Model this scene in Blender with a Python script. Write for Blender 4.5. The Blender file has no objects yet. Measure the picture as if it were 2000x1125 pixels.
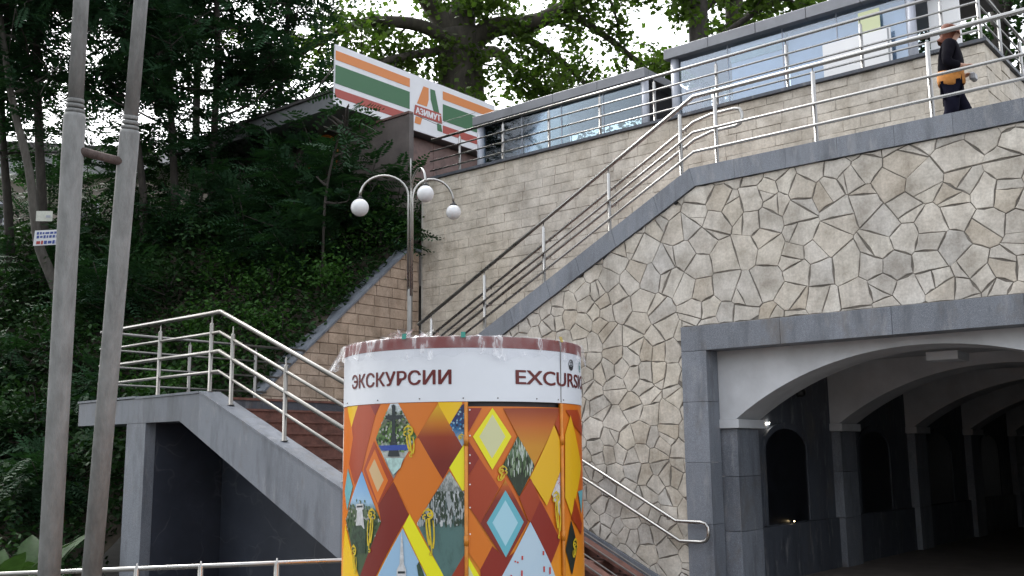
import bpy, bmesh, math, random
import numpy as np
from mathutils import Vector, Matrix
from mathutils.noise import noise as pnoise

scene = bpy.context.scene
COL = scene.collection
rnd = random.Random(11)
nrg = np.random.default_rng(11)
R = math.radians

# ------------------------------------------------------------------ camera
cam_d = bpy.data.cameras.new('camera')
cam_d.sensor_width = 36.0
cam_d.lens = 35.674
cam_d.clip_start = 0.05
cam_d.clip_end = 2000
cam = bpy.data.objects.new('camera', cam_d)
COL.objects.link(cam)
cam.matrix_world = Matrix(((0.766261, 0.111587, 0.632765, 0.0),
                           (0.642454, -0.118014, -0.757182, 0.0),
                           (-0.009816, 0.986722, -0.162119, 1.6),
                           (0, 0, 0, 1)))
scene.camera = cam

# ------------------------------------------------------------------ sky, sun, exposure
world = bpy.data.worlds.new('World')
scene.world = world
world.use_nodes = True
wn, wl = world.node_tree.nodes, world.node_tree.links
sky = wn.new('ShaderNodeTexSky')
sky.sky_type = 'NISHITA'
sky.sun_disc = False
SUN_EL, SUN_AZ = 52.0, -75.0          # degrees; azimuth clockwise from +Y
sky.sun_elevation = R(SUN_EL)
sky.sun_rotation = R(SUN_AZ)
sky.air_density = 1.0
sky.dust_density = 4.0
sky.ozone_density = 1.0
hs = wn.new('ShaderNodeHueSaturation')
hs.inputs['Saturation'].default_value = 0.22      # cloud cover takes the blue out
bg = wn['Background']
bg.inputs['Strength'].default_value = 0.15
wl.new(sky.outputs[0], hs.inputs['Color'])
wl.new(hs.outputs[0], bg.inputs['Color'])
sun_d = bpy.data.lights.new('sun', 'SUN')
sun_d.energy = 0.5
sun_d.angle = R(30)
sun_d.color = (1.0, 0.96, 0.9)
sun = bpy.data.objects.new('sun', sun_d)
COL.objects.link(sun)
_sd = Vector((math.sin(R(SUN_AZ)) * math.cos(R(SUN_EL)), math.cos(R(SUN_AZ)) * math.cos(R(SUN_EL)), math.sin(R(SUN_EL))))
sun.rotation_euler = _sd.to_track_quat('Z', 'Y').to_euler()
sun.location = (-5, -20, 30)
vs = scene.view_settings
vs.view_transform = 'Standard'
vs.look = 'None'
vs.gamma = 1.0
vs.use_curve_mapping = False
vs.exposure = 1.95

# ------------------------------------------------------------------ materials
def newmat(name):
    m = bpy.data.materials.new(name)
    m.use_nodes = True
    nt = m.node_tree
    b = nt.nodes['Principled BSDF']
    return m, nt, b

def N(nt, t, **kw):
    n = nt.nodes.new(t)
    for k, v in kw.items():
        if k.startswith('i_'):
            n.inputs[k[2:].replace('_', ' ')].default_value = v
        else:
            setattr(n, k, v)
    return n

def noise_fac(nt, scale, detail=4, rough=0.6, coord='pos', vscale=None):
    if coord == 'pos':
        g = N(nt, 'ShaderNodeNewGeometry'); out = g.outputs['Position']
    else:
        g = N(nt, 'ShaderNodeTexCoord'); out = g.outputs['Object']
    if vscale:
        mp = N(nt, 'ShaderNodeMapping'); mp.inputs['Scale'].default_value = vscale
        nt.links.new(out, mp.inputs[0]); out = mp.outputs[0]
    n = N(nt, 'ShaderNodeTexNoise')
    n.inputs['Scale'].default_value = scale
    n.inputs['Detail'].default_value = detail
    n.inputs['Roughness'].default_value = rough
    nt.links.new(out, n.inputs['Vector'])
    return n.outputs['Fac']

def ramp(nt, fac, stops):
    r = N(nt, 'ShaderNodeValToRGB')
    el = r.color_ramp.elements
    while len(el) < len(stops): el.new(0.5)
    for e, (p, c) in zip(el, stops):
        e.position = p
        e.color = (c[0], c[1], c[2], 1) if not isinstance(c, (int, float)) else (c, c, c, 1)
    nt.links.new(fac, r.inputs[0])
    return r.outputs['Color']

def mix(nt, a, b, fac, mode='MIX'):
    m = N(nt, 'ShaderNodeMix', data_type='RGBA', blend_type=mode)
    for sock, v in ((m.inputs[0], fac), (m.inputs[6], a), (m.inputs[7], b)):
        if isinstance(v, (int, float)): sock.default_value = v
        elif isinstance(v, tuple): sock.default_value = (v[0], v[1], v[2], 1)
        else: nt.links.new(v, sock)
    return m.outputs[2]

def bump(nt, b, fac, strength=0.3, dist=0.01):
    n = N(nt, 'ShaderNodeBump')
    n.inputs['Strength'].default_value = strength
    n.inputs['Distance'].default_value = dist
    nt.links.new(fac, n.inputs['Height'])
    nt.links.new(n.outputs[0], b.inputs['Normal'])

def simple(name, col, rough=0.6, metal=0.0, var=0.0, scale=6.0, bmp=0.0, bscale=60.0, spec=0.5):
    m, nt, b = newmat(name)
    b.inputs['Roughness'].default_value = rough
    b.inputs['Metallic'].default_value = metal
    b.inputs['Specular IOR Level'].default_value = spec
    if var > 0:
        f = noise_fac(nt, scale)
        c = ramp(nt, f, [(0.3, tuple(max(0, x * (1 - var)) for x in col)), (0.7, tuple(min(1, x * (1 + var)) for x in col))])
        nt.links.new(c, b.inputs['Base Color'])
    else:
        b.inputs['Base Color'].default_value = (*col, 1)
    if bmp > 0:
        bump(nt, b, noise_fac(nt, bscale), bmp)
    return m

def m_granite(name, lo, hi, rough=0.5, streak=True):
    m, nt, b = newmat(name)
    sp = noise_fac(nt, 140, 3, 0.8)
    c1 = ramp(nt, sp, [(0.34, tuple(x * 0.72 for x in lo)), (0.5, lo), (0.66, tuple(x * 1.25 for x in hi))])
    big = noise_fac(nt, 1.6, 5, 0.6, vscale=(1, 1, 0.6))
    c2 = mix(nt, c1, hi, ramp(nt, big, [(0.42, 0.0), (0.75, 0.6)]))
    if streak:
        st = noise_fac(nt, 5, 4, 0.65, vscale=(1, 1, 0.22))
        c2 = mix(nt, c2, tuple(x * 0.5 for x in lo), ramp(nt, st, [(0.49, 0.0), (0.72, 0.68)]))
        wh = noise_fac(nt, 7, 5, 0.7, vscale=(1.2, 1.2, 0.3))
        c2 = mix(nt, c2, (0.33, 0.33, 0.33), ramp(nt, wh, [(0.56, 0.0), (0.74, 0.5)]))
        br = noise_fac(nt, 2.4, 5, 0.7, vscale=(1, 1, 0.5))
        c2 = mix(nt, c2, (0.12, 0.10, 0.08), ramp(nt, br, [(0.56, 0.0), (0.74, 0.62)]))
    oi = N(nt, 'ShaderNodeObjectInfo')
    tint = ramp(nt, oi.outputs['Random'], [(0.0, 0.86), (1.0, 1.1)])
    c2 = mix(nt, c2, tint, 1.0, 'MULTIPLY')
    nt.links.new(c2, b.inputs['Base Color'])
    rr = ramp(nt, big, [(0.3, rough - 0.12), (0.7, rough + 0.15)])
    nt.links.new(rr, b.inputs['Roughness'])
    bump(nt, b, sp, 0.08, 0.004)
    return m

def m_stone(name, cols, stain=(0.15, 0.135, 0.12), stain_amt=0.5, rust=0.35):
    m, nt, b = newmat(name)
    oi = N(nt, 'ShaderNodeObjectInfo')
    n = len(cols)
    base = ramp(nt, oi.outputs['Random'], [(i / (n - 1), c) for i, c in enumerate(cols)])
    f1 = noise_fac(nt, 3.2, 6, 0.65)
    base = mix(nt, base, ramp(nt, f1, [(0.3, (0.62, 0.6, 0.57)), (0.62, (1.06, 1.06, 1.06))]), 1.0, 'MULTIPLY')
    big = noise_fac(nt, 0.45, 3, 0.5)
    base = mix(nt, base, ramp(nt, big, [(0.36, (1.06, 1.015, 0.94)), (0.62, (1.02, 1.0, 0.975))]), 1.0, 'MULTIPLY')
    st = noise_fac(nt, 2.6, 6, 0.72, vscale=(1.8, 1.8, 0.16))
    base = mix(nt, base, stain, ramp(nt, st, [(0.50, 0.0), (0.76, stain_amt)]))
    f2 = noise_fac(nt, 1.1, 4, 0.6)
    base = mix(nt, base, (0.33, 0.2, 0.12), ramp(nt, f2, [(0.58, 0.0), (0.8, rust)]))
    f3 = noise_fac(nt, 34, 5, 0.7)
    base = mix(nt, base, ramp(nt, f3, [(0.3, 0.78), (0.6, 1.05)]), 1.0, 'MULTIPLY')
    nt.links.new(base, b.inputs['Base Color'])
    b.inputs['Roughness'].default_value = 0.85
    b.inputs['Specular IOR Level'].default_value = 0.25
    hb = mix(nt, f3, noise_fac(nt, 9, 4, 0.6), 0.55)
    bump(nt, b, hb, 0.28, 0.012)
    return m

def m_leaf(name, a, b_, trans=0.25, scale=1.2):
    m, nt, b = newmat(name)
    f = noise_fac(nt, scale, 3, 0.6)
    f2 = noise_fac(nt, 14, 2, 0.6)
    c = mix(nt, ramp(nt, f, [(0.3, a), (0.7, b_)]), ramp(nt, f2, [(0.25, 0.7), (0.75, 1.25)]), 1.0, 'MULTIPLY')
    nt.links.new(c, b.inputs['Base Color'])
    b.inputs['Roughness'].default_value = 0.6
    b.inputs['Specular IOR Level'].default_value = 0.12
    t = N(nt, 'ShaderNodeBsdfTranslucent')
    nt.links.new(mix(nt, c, (1.0, 1.25, 0.45), 1.0, 'MULTIPLY'), t.inputs['Color'])
    ms = N(nt, 'ShaderNodeMixShader')
    ms.inputs[0].default_value = trans
    nt.links.new(b.outputs[0], ms.inputs[1]); nt.links.new(t.outputs[0], ms.inputs[2])
    nt.links.new(ms.outputs[0], nt.nodes['Material Output'].inputs['Surface'])
    return m

def m_bark(name, a, b_, s=6.0):
    m, nt, b = newmat(name)
    f = noise_fac(nt, s, 6, 0.7, vscale=(1.5, 1.5, 0.5))
    nt.links.new(ramp(nt, f, [(0.32, a), (0.7, b_)]), b.inputs['Base Color'])
    b.inputs['Roughness'].default_value = 0.9
    bump(nt, b, f, 0.6, 0.03)
    return m

def m_grad(name, stops, z0, z1, rough=0.35, noise_amt=0.0, nscale=20, vs_=None):
    """flat print: vertical blend of printed colours, with optional printed texture"""
    m, nt, b = newmat(name)
    g = N(nt, 'ShaderNodeNewGeometry')
    sx = N(nt, 'ShaderNodeSeparateXYZ'); nt.links.new(g.outputs['Position'], sx.inputs[0])
    mr = N(nt, 'ShaderNodeMapRange')
    mr.inputs[1].default_value = z0; mr.inputs[2].default_value = z1
    nt.links.new(sx.outputs['Z'], mr.inputs[0])
    fac = mr.outputs[0]
    if noise_amt:
        nf = noise_fac(nt, nscale, 5, 0.7, vscale=vs_)
        ad = N(nt, 'ShaderNodeMath', operation='MULTIPLY_ADD')
        nt.links.new(nf, ad.inputs[0]); ad.inputs[1].default_value = noise_amt
        sb = N(nt, 'ShaderNodeMath', operation='SUBTRACT'); nt.links.new(fac, sb.inputs[0]); sb.inputs[1].default_value = noise_amt * 0.5
        nt.links.new(sb.outputs[0], ad.inputs[2]); fac = ad.outputs[0]
    nt.links.new(ramp(nt, fac, stops), b.inputs['Base Color'])
    b.inputs['Roughness'].default_value = rough
    return m

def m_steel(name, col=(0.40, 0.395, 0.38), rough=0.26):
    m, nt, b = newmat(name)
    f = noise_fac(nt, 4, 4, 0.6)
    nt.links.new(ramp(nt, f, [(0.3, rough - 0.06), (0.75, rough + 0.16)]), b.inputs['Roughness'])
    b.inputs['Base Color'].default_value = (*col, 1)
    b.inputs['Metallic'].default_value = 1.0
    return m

def m_glass(name, tint, refl=0.35, rough=0.03):
    """window pane: part mirror of the sky, part see-through"""
    m, nt, b = newmat(name)
    tr = N(nt, 'ShaderNodeBsdfTransparent'); tr.inputs[0].default_value = (*tint, 1)
    gl = N(nt, 'ShaderNodeBsdfGlossy'); gl.inputs['Color'].default_value = (0.85, 0.92, 1.0, 1); gl.inputs['Roughness'].default_value = rough
    fr = N(nt, 'ShaderNodeFresnel'); fr.inputs['IOR'].default_value = 1.5
    ad = N(nt, 'ShaderNodeMath', operation='ADD', use_clamp=True)
    nt.links.new(fr.outputs[0], ad.inputs[0]); ad.inputs[1].default_value = refl
    ms = N(nt, 'ShaderNodeMixShader')
    nt.links.new(ad.outputs[0], ms.inputs[0]); nt.links.new(tr.outputs[0], ms.inputs[1]); nt.links.new(gl.outputs[0], ms.inputs[2])
    nt.links.new(ms.outputs[0], nt.nodes['Material Output'].inputs['Surface'])
    return m

def m_film(name):
    m, nt, b = newmat(name)
    f = noise_fac(nt, 11, 3, 0.55, vscale=(1, 1, 0.35))
    fc = ramp(nt, f, [(0.40, 0.05), (0.54, 0.12), (0.60, 0.5), (0.66, 0.15), (0.72, 0.6)])
    b.inputs['Base Color'].default_value = (0.85, 0.86, 0.88, 1)
    b.inputs['Roughness'].default_value = 0.18
    bump(nt, b, f, 0.6, 0.03)
    tr = N(nt, 'ShaderNodeBsdfTransparent'); tr.inputs[0].default_value = (0.96, 0.96, 0.97, 1)
    ms = N(nt, 'ShaderNodeMixShader')
    nt.links.new(fc, ms.inputs[0]); nt.links.new(tr.outputs[0], ms.inputs[1]); nt.links.new(b.outputs[0], ms.inputs[2])
    nt.links.new(ms.outputs[0], nt.nodes['Material Output'].inputs['Surface'])
    return m

def m_emit(name, col, s):
    m, nt, b = newmat(name)
    b.inputs['Base Color'].default_value = (*col, 1)
    b.inputs['Emission Color'].default_value = (*col, 1)
    b.inputs['Emission Strength'].default_value = s
    return m

M = dict(
    granite=m_granite('granite_blue_grey', (0.14, 0.156, 0.185), (0.23, 0.25, 0.28)),
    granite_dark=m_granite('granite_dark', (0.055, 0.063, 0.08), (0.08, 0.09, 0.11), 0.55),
    granite_vein=None,
    flag=m_stone('flagstone', [(0.51, 0.50, 0.475), (0.58, 0.56, 0.52), (0.53, 0.515, 0.485), (0.62, 0.605, 0.57), (0.55, 0.53, 0.485), (0.50, 0.495, 0.48), (0.60, 0.58, 0.53), (0.49, 0.455, 0.40), (0.56, 0.54, 0.50)], stain_amt=0.45, rust=0.08),
    mortar=simple('mortar', (0.165, 0.15, 0.13), 0.95, var=0.35, scale=7, bmp=0.6, bscale=40),
    block=m_stone('limestone_block', [(0.57, 0.54, 0.49), (0.60, 0.57, 0.52), (0.55, 0.52, 0.47), (0.59, 0.555, 0.50)], stain_amt=0.32, rust=0.06),
    mortar_lt=simple('mortar_light', (0.48, 0.455, 0.41), 0.95, var=0.3, scale=5, bmp=0.5, bscale=50),
    pblock=m_stone('tan_block', [(0.46, 0.37, 0.30), (0.50, 0.40, 0.325), (0.43, 0.345, 0.28), (0.48, 0.385, 0.315)], stain_amt=0.25, rust=0.15),
    mortar_tan=simple('mortar_tan', (0.34, 0.27, 0.22), 0.95, var=0.3, scale=5, bmp=0.5, bscale=50),
    steel=m_steel('stainless_steel'),
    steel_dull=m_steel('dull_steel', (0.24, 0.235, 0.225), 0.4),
    steel_mid=m_steel('shaded_steel', (0.30, 0.29, 0.27), 0.32),  # stainless steel darkened in colour to stand in for shade on the landing
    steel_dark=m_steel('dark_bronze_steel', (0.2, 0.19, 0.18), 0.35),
    step=simple('brown_step_tile', (0.135, 0.062, 0.048), 0.85, var=0.35, scale=9, bmp=0.15),
    riser=simple('brown_riser_tile', (0.085, 0.045, 0.038), 0.65, var=0.35, scale=9, bmp=0.15),
    conc_pole=m_bark('grey_pole_paint', (0.17, 0.172, 0.168), (0.29, 0.295, 0.29), 7.0),
    rust_bar=m_bark('rusty_bar', (0.07, 0.05, 0.045), (0.13, 0.1, 0.09), 12.0),
    white_paint=simple('white_paint', (0.50, 0.515, 0.535), 0.6, var=0.13, scale=2.5, bmp=0.05),
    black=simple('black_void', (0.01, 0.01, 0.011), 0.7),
    niche=simple('black_polished_panel', (0.008, 0.009, 0.012), 0.3, var=0.6, scale=6),
    asphalt=simple('paving', (0.055, 0.053, 0.05), 0.85, var=0.3, scale=4, bmp=0.3, bscale=50),
    tunnel_floor=simple('tunnel_floor_tile', (0.14, 0.12, 0.105), 0.6, var=0.25, scale=3, bmp=0.1),
    soil=simple('leaf_litter_soil', (0.035, 0.028, 0.019), 0.95, var=0.5, scale=3, bmp=0.8, bscale=20),
    globe=simple('opal_globe', (0.74, 0.75, 0.76), 0.25, var=0.05, scale=8),
    globe_cap=simple('black_globe_cap', (0.015, 0.015, 0.016), 0.4),
    fascia=simple('grey_fascia_metal', (0.20, 0.205, 0.22), 0.45, metal=0.3, var=0.12, scale=3),
    alu=simple('painted_aluminium', (0.36, 0.38, 0.43), 0.4, metal=0.2, var=0.06),
    marble_brown=simple('brown_marble', (0.13, 0.07, 0.06), 0.4, var=0.4, scale=5),
    panel_brown=simple('weathered_brown_panel', (0.09, 0.075, 0.07), 0.5, var=0.25, scale=3),
    beige=simple('beige_plaster', (0.24, 0.215, 0.185), 0.9, var=0.15, scale=1.5, bmp=0.2),
    light_fascia=simple('pale_grey_fascia', (0.28, 0.29, 0.30), 0.7, var=0.1, scale=2),
    roof_dark=simple('dark_roof_sheet', (0.06, 0.055, 0.055), 0.7, var=0.3, scale=3),
    sgn_white=simple('sign_white', (0.66, 0.67, 0.70), 0.35, var=0.05, scale=2),
    sgn_orange=simple('sign_orange', (0.60, 0.20, 0.045), 0.4),
    sgn_green=simple('sign_green', (0.025, 0.12, 0.045), 0.4),
    sgn_red=simple('sign_red', (0.34, 0.05, 0.035), 0.4),
    paper=simple('weathered_paper', (0.55, 0.56, 0.50), 0.8, var=0.1, scale=20),
    ad_blue=simple('print_blue', (0.05, 0.08, 0.28), 0.6),
    ad_red=simple('print_red', (0.35, 0.05, 0.05), 0.6),
    glass_clear=m_glass('clear_glass', (0.72, 0.78, 0.80), 0.015),
    glass_blue=m_glass('blue_grey_glass', (0.88, 0.92, 0.96), 0.07),
    teal=simple('teal_frosted_panel', (0.22, 0.38, 0.37), 0.4, var=0.08),
    blue_panel=simple('pale_blue_panel', (0.52, 0.63, 0.76), 0.5, var=0.08, scale=2),
    int_dark=simple('dark_interior', (0.05, 0.05, 0.055), 0.8, var=0.2),
    white_board=simple('white_board', (0.80, 0.80, 0.80), 0.5),
    pale_yellow=simple('pale_yellow_paper', (0.62, 0.66, 0.40), 0.6),
    yellow_box=simple('yellow_box', (0.62, 0.56, 0.06), 0.6),
    k_white=simple('kiosk_white', (0.72, 0.75, 0.80), 0.3, var=0.03, scale=3),
    k_rim=simple('kiosk_dark_red', (0.19, 0.022, 0.018), 0.35),
    k_text=simple('lettering_dark_red', (0.12, 0.008, 0.008), 0.4),
    k_black=simple('emblem_black', (0.02, 0.02, 0.025), 0.4),
    k_post=simple('orange_hinge_post', (0.55, 0.19, 0.015), 0.4, var=0.15, scale=20),
    film=m_film('clear_plastic_film'),
    tape=simple('green_tape', (0.02, 0.22, 0.17), 0.4),
    tape_y=simple('yellow_tape', (0.4, 0.3, 0.06), 0.4),
    bark_dark=m_bark('dark_bark', (0.022, 0.019, 0.016), (0.06, 0.052, 0.045), 7),
    bark_grey=m_bark('grey_bark', (0.06, 0.054, 0.048), (0.13, 0.12, 0.105), 6),
    bark_plane=m_bark('plane_bark', (0.028, 0.025, 0.019), (0.075, 0.066, 0.05), 3),
    leaf_dark=m_leaf('dark_leaf', (0.015, 0.038, 0.013), (0.03, 0.07, 0.023), 0.2),
    leaf_mid=m_leaf('mid_leaf', (0.022, 0.062, 0.015), (0.05, 0.12, 0.026), 0.26),
    leaf_plane=m_leaf('plane_leaf', (0.045, 0.085, 0.018), (0.095, 0.14, 0.035), 0.38),
    leaf_blue=m_leaf('ailanthus_leaf', (0.018, 0.047, 0.024), (0.032, 0.078, 0.036), 0.22),
    leaf_pale=m_leaf('pale_leaf', (0.026, 0.055, 0.02), (0.05, 0.09, 0.035), 0.22),
    skin=simple('skin', (0.42, 0.24, 0.17), 0.55),
    hair=simple('rust_hair', (0.11, 0.028, 0.010), 0.8, var=0.35, scale=30, bmp=0.5, bscale=70),
    cloth_dark=simple('black_cloth', (0.008, 0.0075, 0.011), 0.95, var=0.3, scale=10, spec=0.05),
    cloth_navy=simple('navy_trouser_cloth', (0.009, 0.009, 0.018), 0.95, var=0.3, scale=10, spec=0.05),
    cloth_orange=simple('orange_knit', (0.42, 0.17, 0.035), 0.9, var=0.25, scale=16),
    silver=simple('silver_thing', (0.2, 0.2, 0.21), 0.4),
)

def m_veined():
    m, nt, b = newmat('veined_dark_slab')
    f = noise_fac(nt, 2.2, 6, 0.6)
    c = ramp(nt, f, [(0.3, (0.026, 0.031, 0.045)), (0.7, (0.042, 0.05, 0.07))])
    g = N(nt, 'ShaderNodeNewGeometry')
    nz = N(nt, 'ShaderNodeTexNoise'); nz.inputs['Scale'].default_value = 1.4
    nt.links.new(g.outputs['Position'], nz.inputs['Vector'])
    ad = N(nt, 'ShaderNodeVectorMath', operation='ADD')
    nt.links.new(g.outputs['Position'], ad.inputs[0]); nt.links.new(nz.outputs['Color'], ad.inputs[1])
    v = N(nt, 'ShaderNodeTexVoronoi', feature='DISTANCE_TO_EDGE'); v.inputs['Scale'].default_value = 1.3
    nt.links.new(ad.outputs[0], v.inputs['Vector'])
    ln = ramp(nt, v.outputs['Distance'], [(0.0, 0.6), (0.02, 0.0)])
    ln = mix(nt, (0, 0, 0), ln, ramp(nt, noise_fac(nt, 1.7, 3), [(0.45, 0.0), (0.6, 1.0)]))
    c = mix(nt, c, (0.10, 0.11, 0.125), ln)
    nt.links.new(c, b.inputs['Base Color'])
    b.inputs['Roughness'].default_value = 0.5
    return m
M['granite_vein'] = m_veined()

# ------------------------------------------------------------------ mesh helpers
class MB:
    def __init__(s): s.v = []; s.f = []
    def add(s, vs_, fs):
        o = len(s.v)
        s.v += [tuple(p) for p in vs_]
        s.f += [tuple(i + o for i in f) for f in fs]
        return s
    def box(s, x0, x1, y0, y1, z0, z1, c=0.0):
        if c <= 0:
            return s.add([(x0, y0, z0), (x1, y0, z0), (x1, y1, z0), (x0, y1, z0), (x0, y0, z1), (x1, y0, z1), (x1, y1, z1), (x0, y1, z1)],
                         [(3, 2, 1, 0), (4, 5, 6, 7), (0, 1, 5, 4), (1, 2, 6, 5), (2, 3, 7, 6), (3, 0, 4, 7)])
        bm = bmesh.new()
        r = bmesh.ops.create_cube(bm, size=1)
        for v in bm.verts:
            v.co = Vector(((x0 + x1) / 2 + v.co.x * (x1 - x0), (y0 + y1) / 2 + v.co.y * (y1 - y0), (z0 + z1) / 2 + v.co.z * (z1 - z0)))
        bmesh.ops.bevel(bm, geom=bm.edges[:], offset=c, segments=1, affect='EDGES')
        bm.verts.index_update()
        s.add([v.co[:] for v in bm.verts], [[v.index for v in f.verts] for f in bm.faces])
        bm.free()
        return s
    def prism(s, poly, lo, hi, fn):
        """poly in (u,v); fn(u,v,w) -> xyz; extruded w lo..hi"""
        n = len(poly)
        vs_ = [fn(u, v, lo) for u, v in poly] + [fn(u, v, hi) for u, v in poly]
        fs = [tuple(range(n))[::-1], tuple(range(n, 2 * n))] + [(i, (i + 1) % n, n + (i + 1) % n, n + i) for i in range(n)]
        return s.add(vs_, fs)
    def tube(s, pts, r, n=10, cap=True):
        pts = [Vector(p) for p in pts]
        rs = r if isinstance(r, (list, tuple)) else [r] * len(pts)
        t0 = (pts[1] - pts[0]).normalized()
        up = Vector((0, 0, 1)) if abs(t0.z) < 0.9 else Vector((1, 0, 0))
        a = t0.cross(up).normalized()
        vs_ = []
        for i, p in enumerate(pts):
            if i == 0: t = t0
            elif i == len(pts) - 1: t = (pts[i] - pts[i - 1]).normalized()
            else: t = ((pts[i] - pts[i - 1]).normalized() + (pts[i + 1] - pts[i]).normalized()).normalized()
            a = (a - t * a.dot(t)).normalized()
            b = t.cross(a)
            for k in range(n):
                an = 2 * math.pi * k / n
                vs_.append(p + (a * math.cos(an) + b * math.sin(an)) * rs[i])
        fs = []
        for i in range(len(pts) - 1):
            for k in range(n):
                k2 = (k + 1) % n
                fs.append((i * n + k, i * n + k2, (i + 1) * n + k2, (i + 1) * n + k))
        if cap:
            fs.append(tuple(range(n))[::-1]); fs.append(tuple(range((len(pts) - 1) * n, len(pts) * n)))
        return s.add(vs_, fs)
    def lathe(s, prof, cx, cy, n=24):
        vs_ = []
        for r_, z in prof:
            for k in range(n):
                an = 2 * math.pi * k / n
                vs_.append((cx + r_ * math.cos(an), cy + r_ * math.sin(an), z))
        fs = []
        m = len(prof)
        for i in range(m - 1):
            for k in range(n):
                k2 = (k + 1) % n
                fs.append((i * n + k, i * n + k2, (i + 1) * n + k2, (i + 1) * n + k))
        fs.append(tuple(range(n))[::-1]); fs.append(tuple(range((m - 1) * n, m * n)))
        return s.add(vs_, fs)
    def sphere(s, c, r, nu=20, nv=12, sz=1.0):
        prof = []
        for j in range(nv + 1):
            ph = -math.pi / 2 + math.pi * j / nv
            prof.append((max(1e-4, r * math.cos(ph)), c[2] + sz * r * math.sin(ph)))
        return s.lathe(prof, c[0], c[1], nu)
    def mesh(s, name):
        me = bpy.data.meshes.new(name)
        me.from_pydata(s.v, [], s.f)
        me.update()
        return me
    def build(s, name, mat, parent=None, smooth=False):
        return mkobj(name, s.mesh(name), mat, parent, smooth)

def mkobj(name, me, mat, parent=None, smooth=False):
    if isinstance(mat, str): mat = M[mat]
    if mat and not me.materials: me.materials.append(mat)
    if smooth:
        me.polygons.foreach_set('use_smooth', [True] * len(me.polygons))
    o = bpy.data.objects.new(name, me)
    COL.objects.link(o)
    if parent:
        o.parent = parent
        o.matrix_parent_inverse = Matrix.Translation(-Vector(parent.location))
    return o

def np_mesh(name, verts, nper, mat, parent=None):
    """many equal polygons from an (N, nper, 3) array"""
    n = len(verts)
    me = bpy.data.meshes.new(name)
    me.vertices.add(n * nper); me.loops.add(n * nper); me.polygons.add(n)
    me.vertices.foreach_set('co', np.asarray(verts, dtype=np.float32).reshape(-1))
    me.loops.foreach_set('vertex_index', np.arange(n * nper, dtype=np.int32))
    me.polygons.foreach_set('loop_start', np.arange(0, n * nper, nper, dtype=np.int32))
    me.update(calc_edges=True)
    return mkobj(name, me, mat, parent)

def tag(o, label=None, cat=None, group=None, kind=None):
    if label: o['label'] = label
    if cat: o['category'] = cat
    if group: o['group'] = group
    if kind: o['kind'] = kind
    return o

def thing(name, loc, label, cat, group=None):
    o = bpy.data.objects.new(name, None)
    o.empty_display_size = 0.2
    o.location = loc
    COL.objects.link(o)
    return tag(o, label, cat, group)

def clip(poly, a, b, c):
    """keep a*u + b*v <= c"""
    out = []
    n = len(poly)
    for i in range(n):
        p, q = poly[i], poly[(i + 1) % n]
        dp, dq = a * p[0] + b * p[1] - c, a * q[0] + b * q[1] - c
        if dp <= 0: out.append(p)
        if (dp < 0 < dq) or (dq < 0 < dp):
            t = dp / (dp - dq)
            out.append((p[0] + (q[0] - p[0]) * t, p[1] + (q[1] - p[1]) * t))
    return out

def area(poly):
    return 0.5 * abs(sum(poly[i][0] * poly[(i + 1) % len(poly)][1] - poly[(i + 1) % len(poly)][0] * poly[i][1] for i in range(len(poly))))

def piece(poly, depth, cham, fn, rg, tilt=0.006):
    """one stone: polygon in (u,v), thickness towards -w, chamfered edge, uneven face"""
    n = len(poly)
    cu, cv = sum(p[0] for p in poly) / n, sum(p[1] for p in poly) / n
    tu, tv = rg.uniform(-tilt, tilt) * 4, rg.uniform(-tilt, tilt) * 4
    v = []
    for u, w in poly: v.append(fn(u, w, 0.0))
    for u, w in poly: v.append(fn(u, w, depth - cham))
    for u, w in poly:
        d = math.hypot(u - cu, w - cv) + 1e-6
        k = min(0.35, cham * 1.5 / d)
        u2, w2 = u + (cu - u) * k, w + (cv - w) * k
        v.append(fn(u2, w2, depth + tu * (u2 - cu) + tv * (w2 - cv) + rg.uniform(-0.002, 0.002)))
    v.append(fn(cu, cv, depth + rg.uniform(-0.001, 0.004)))
    f = []
    for i in range(n):
        j = (i + 1) % n
        f.append((i, j, n + j, n + i)); f.append((n + i, n + j, 2 * n + j, 2 * n + i)); f.append((2 * n + i, 2 * n + j, 3 * n))
    return v, f

def railing(name, label, posts, rails, group=None, mat='steel', pr=0.027):
    """posts: (x,y,z0,ztop, z_rail) ; rails: (points, radius, material)"""
    x, y, z = posts[0][:3] if posts else rails[0][0][0]
    t = thing(name, (x, y, z), label, 'railing', group)
    for (px, py, z0, z1, zr) in posts:
        MB().lathe([(0.05, z0), (0.05, z0 + 0.008), (pr, z0 + 0.01), (pr, z1 - 0.03), (pr * 0.85, z1 - 0.012), (0.008, z1), (0.007, zr)], px, py, 12).build('post', mat, t, True)
    for pts, r, m_ in rails:
        MB().tube(pts, r, 10).build('rail', m_, t, True)
    return t

# ================================================================== SETTING
GZ = -0.1                                    # street level
YW, YB, YL, XL = 11.5, 14.2, 7.5, -14.25     # stone wall, block wall, landing front, side wall

def hill_z(x, y):
    ye = y + 0.45 * max(0.0, -14.25 - x)
    z = 2.85 + 0.87 * (ye - 10.8)
    if x < -16: z += 0.35 * pnoise(Vector((x * 0.5, y * 0.5, 0.3)))
    z += 0.12 * pnoise(Vector((x * 1.7, y * 1.7, 2.0)))
    return min(7.0, max(GZ - 0.3, z))

g = MB(); g.add([(-400, -400, GZ), (400, -400, GZ), (400, 400, GZ), (-400, 400, GZ)], [(0, 1, 2, 3)])
tag(g.build('ground', 'asphalt'), kind='structure')

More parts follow.
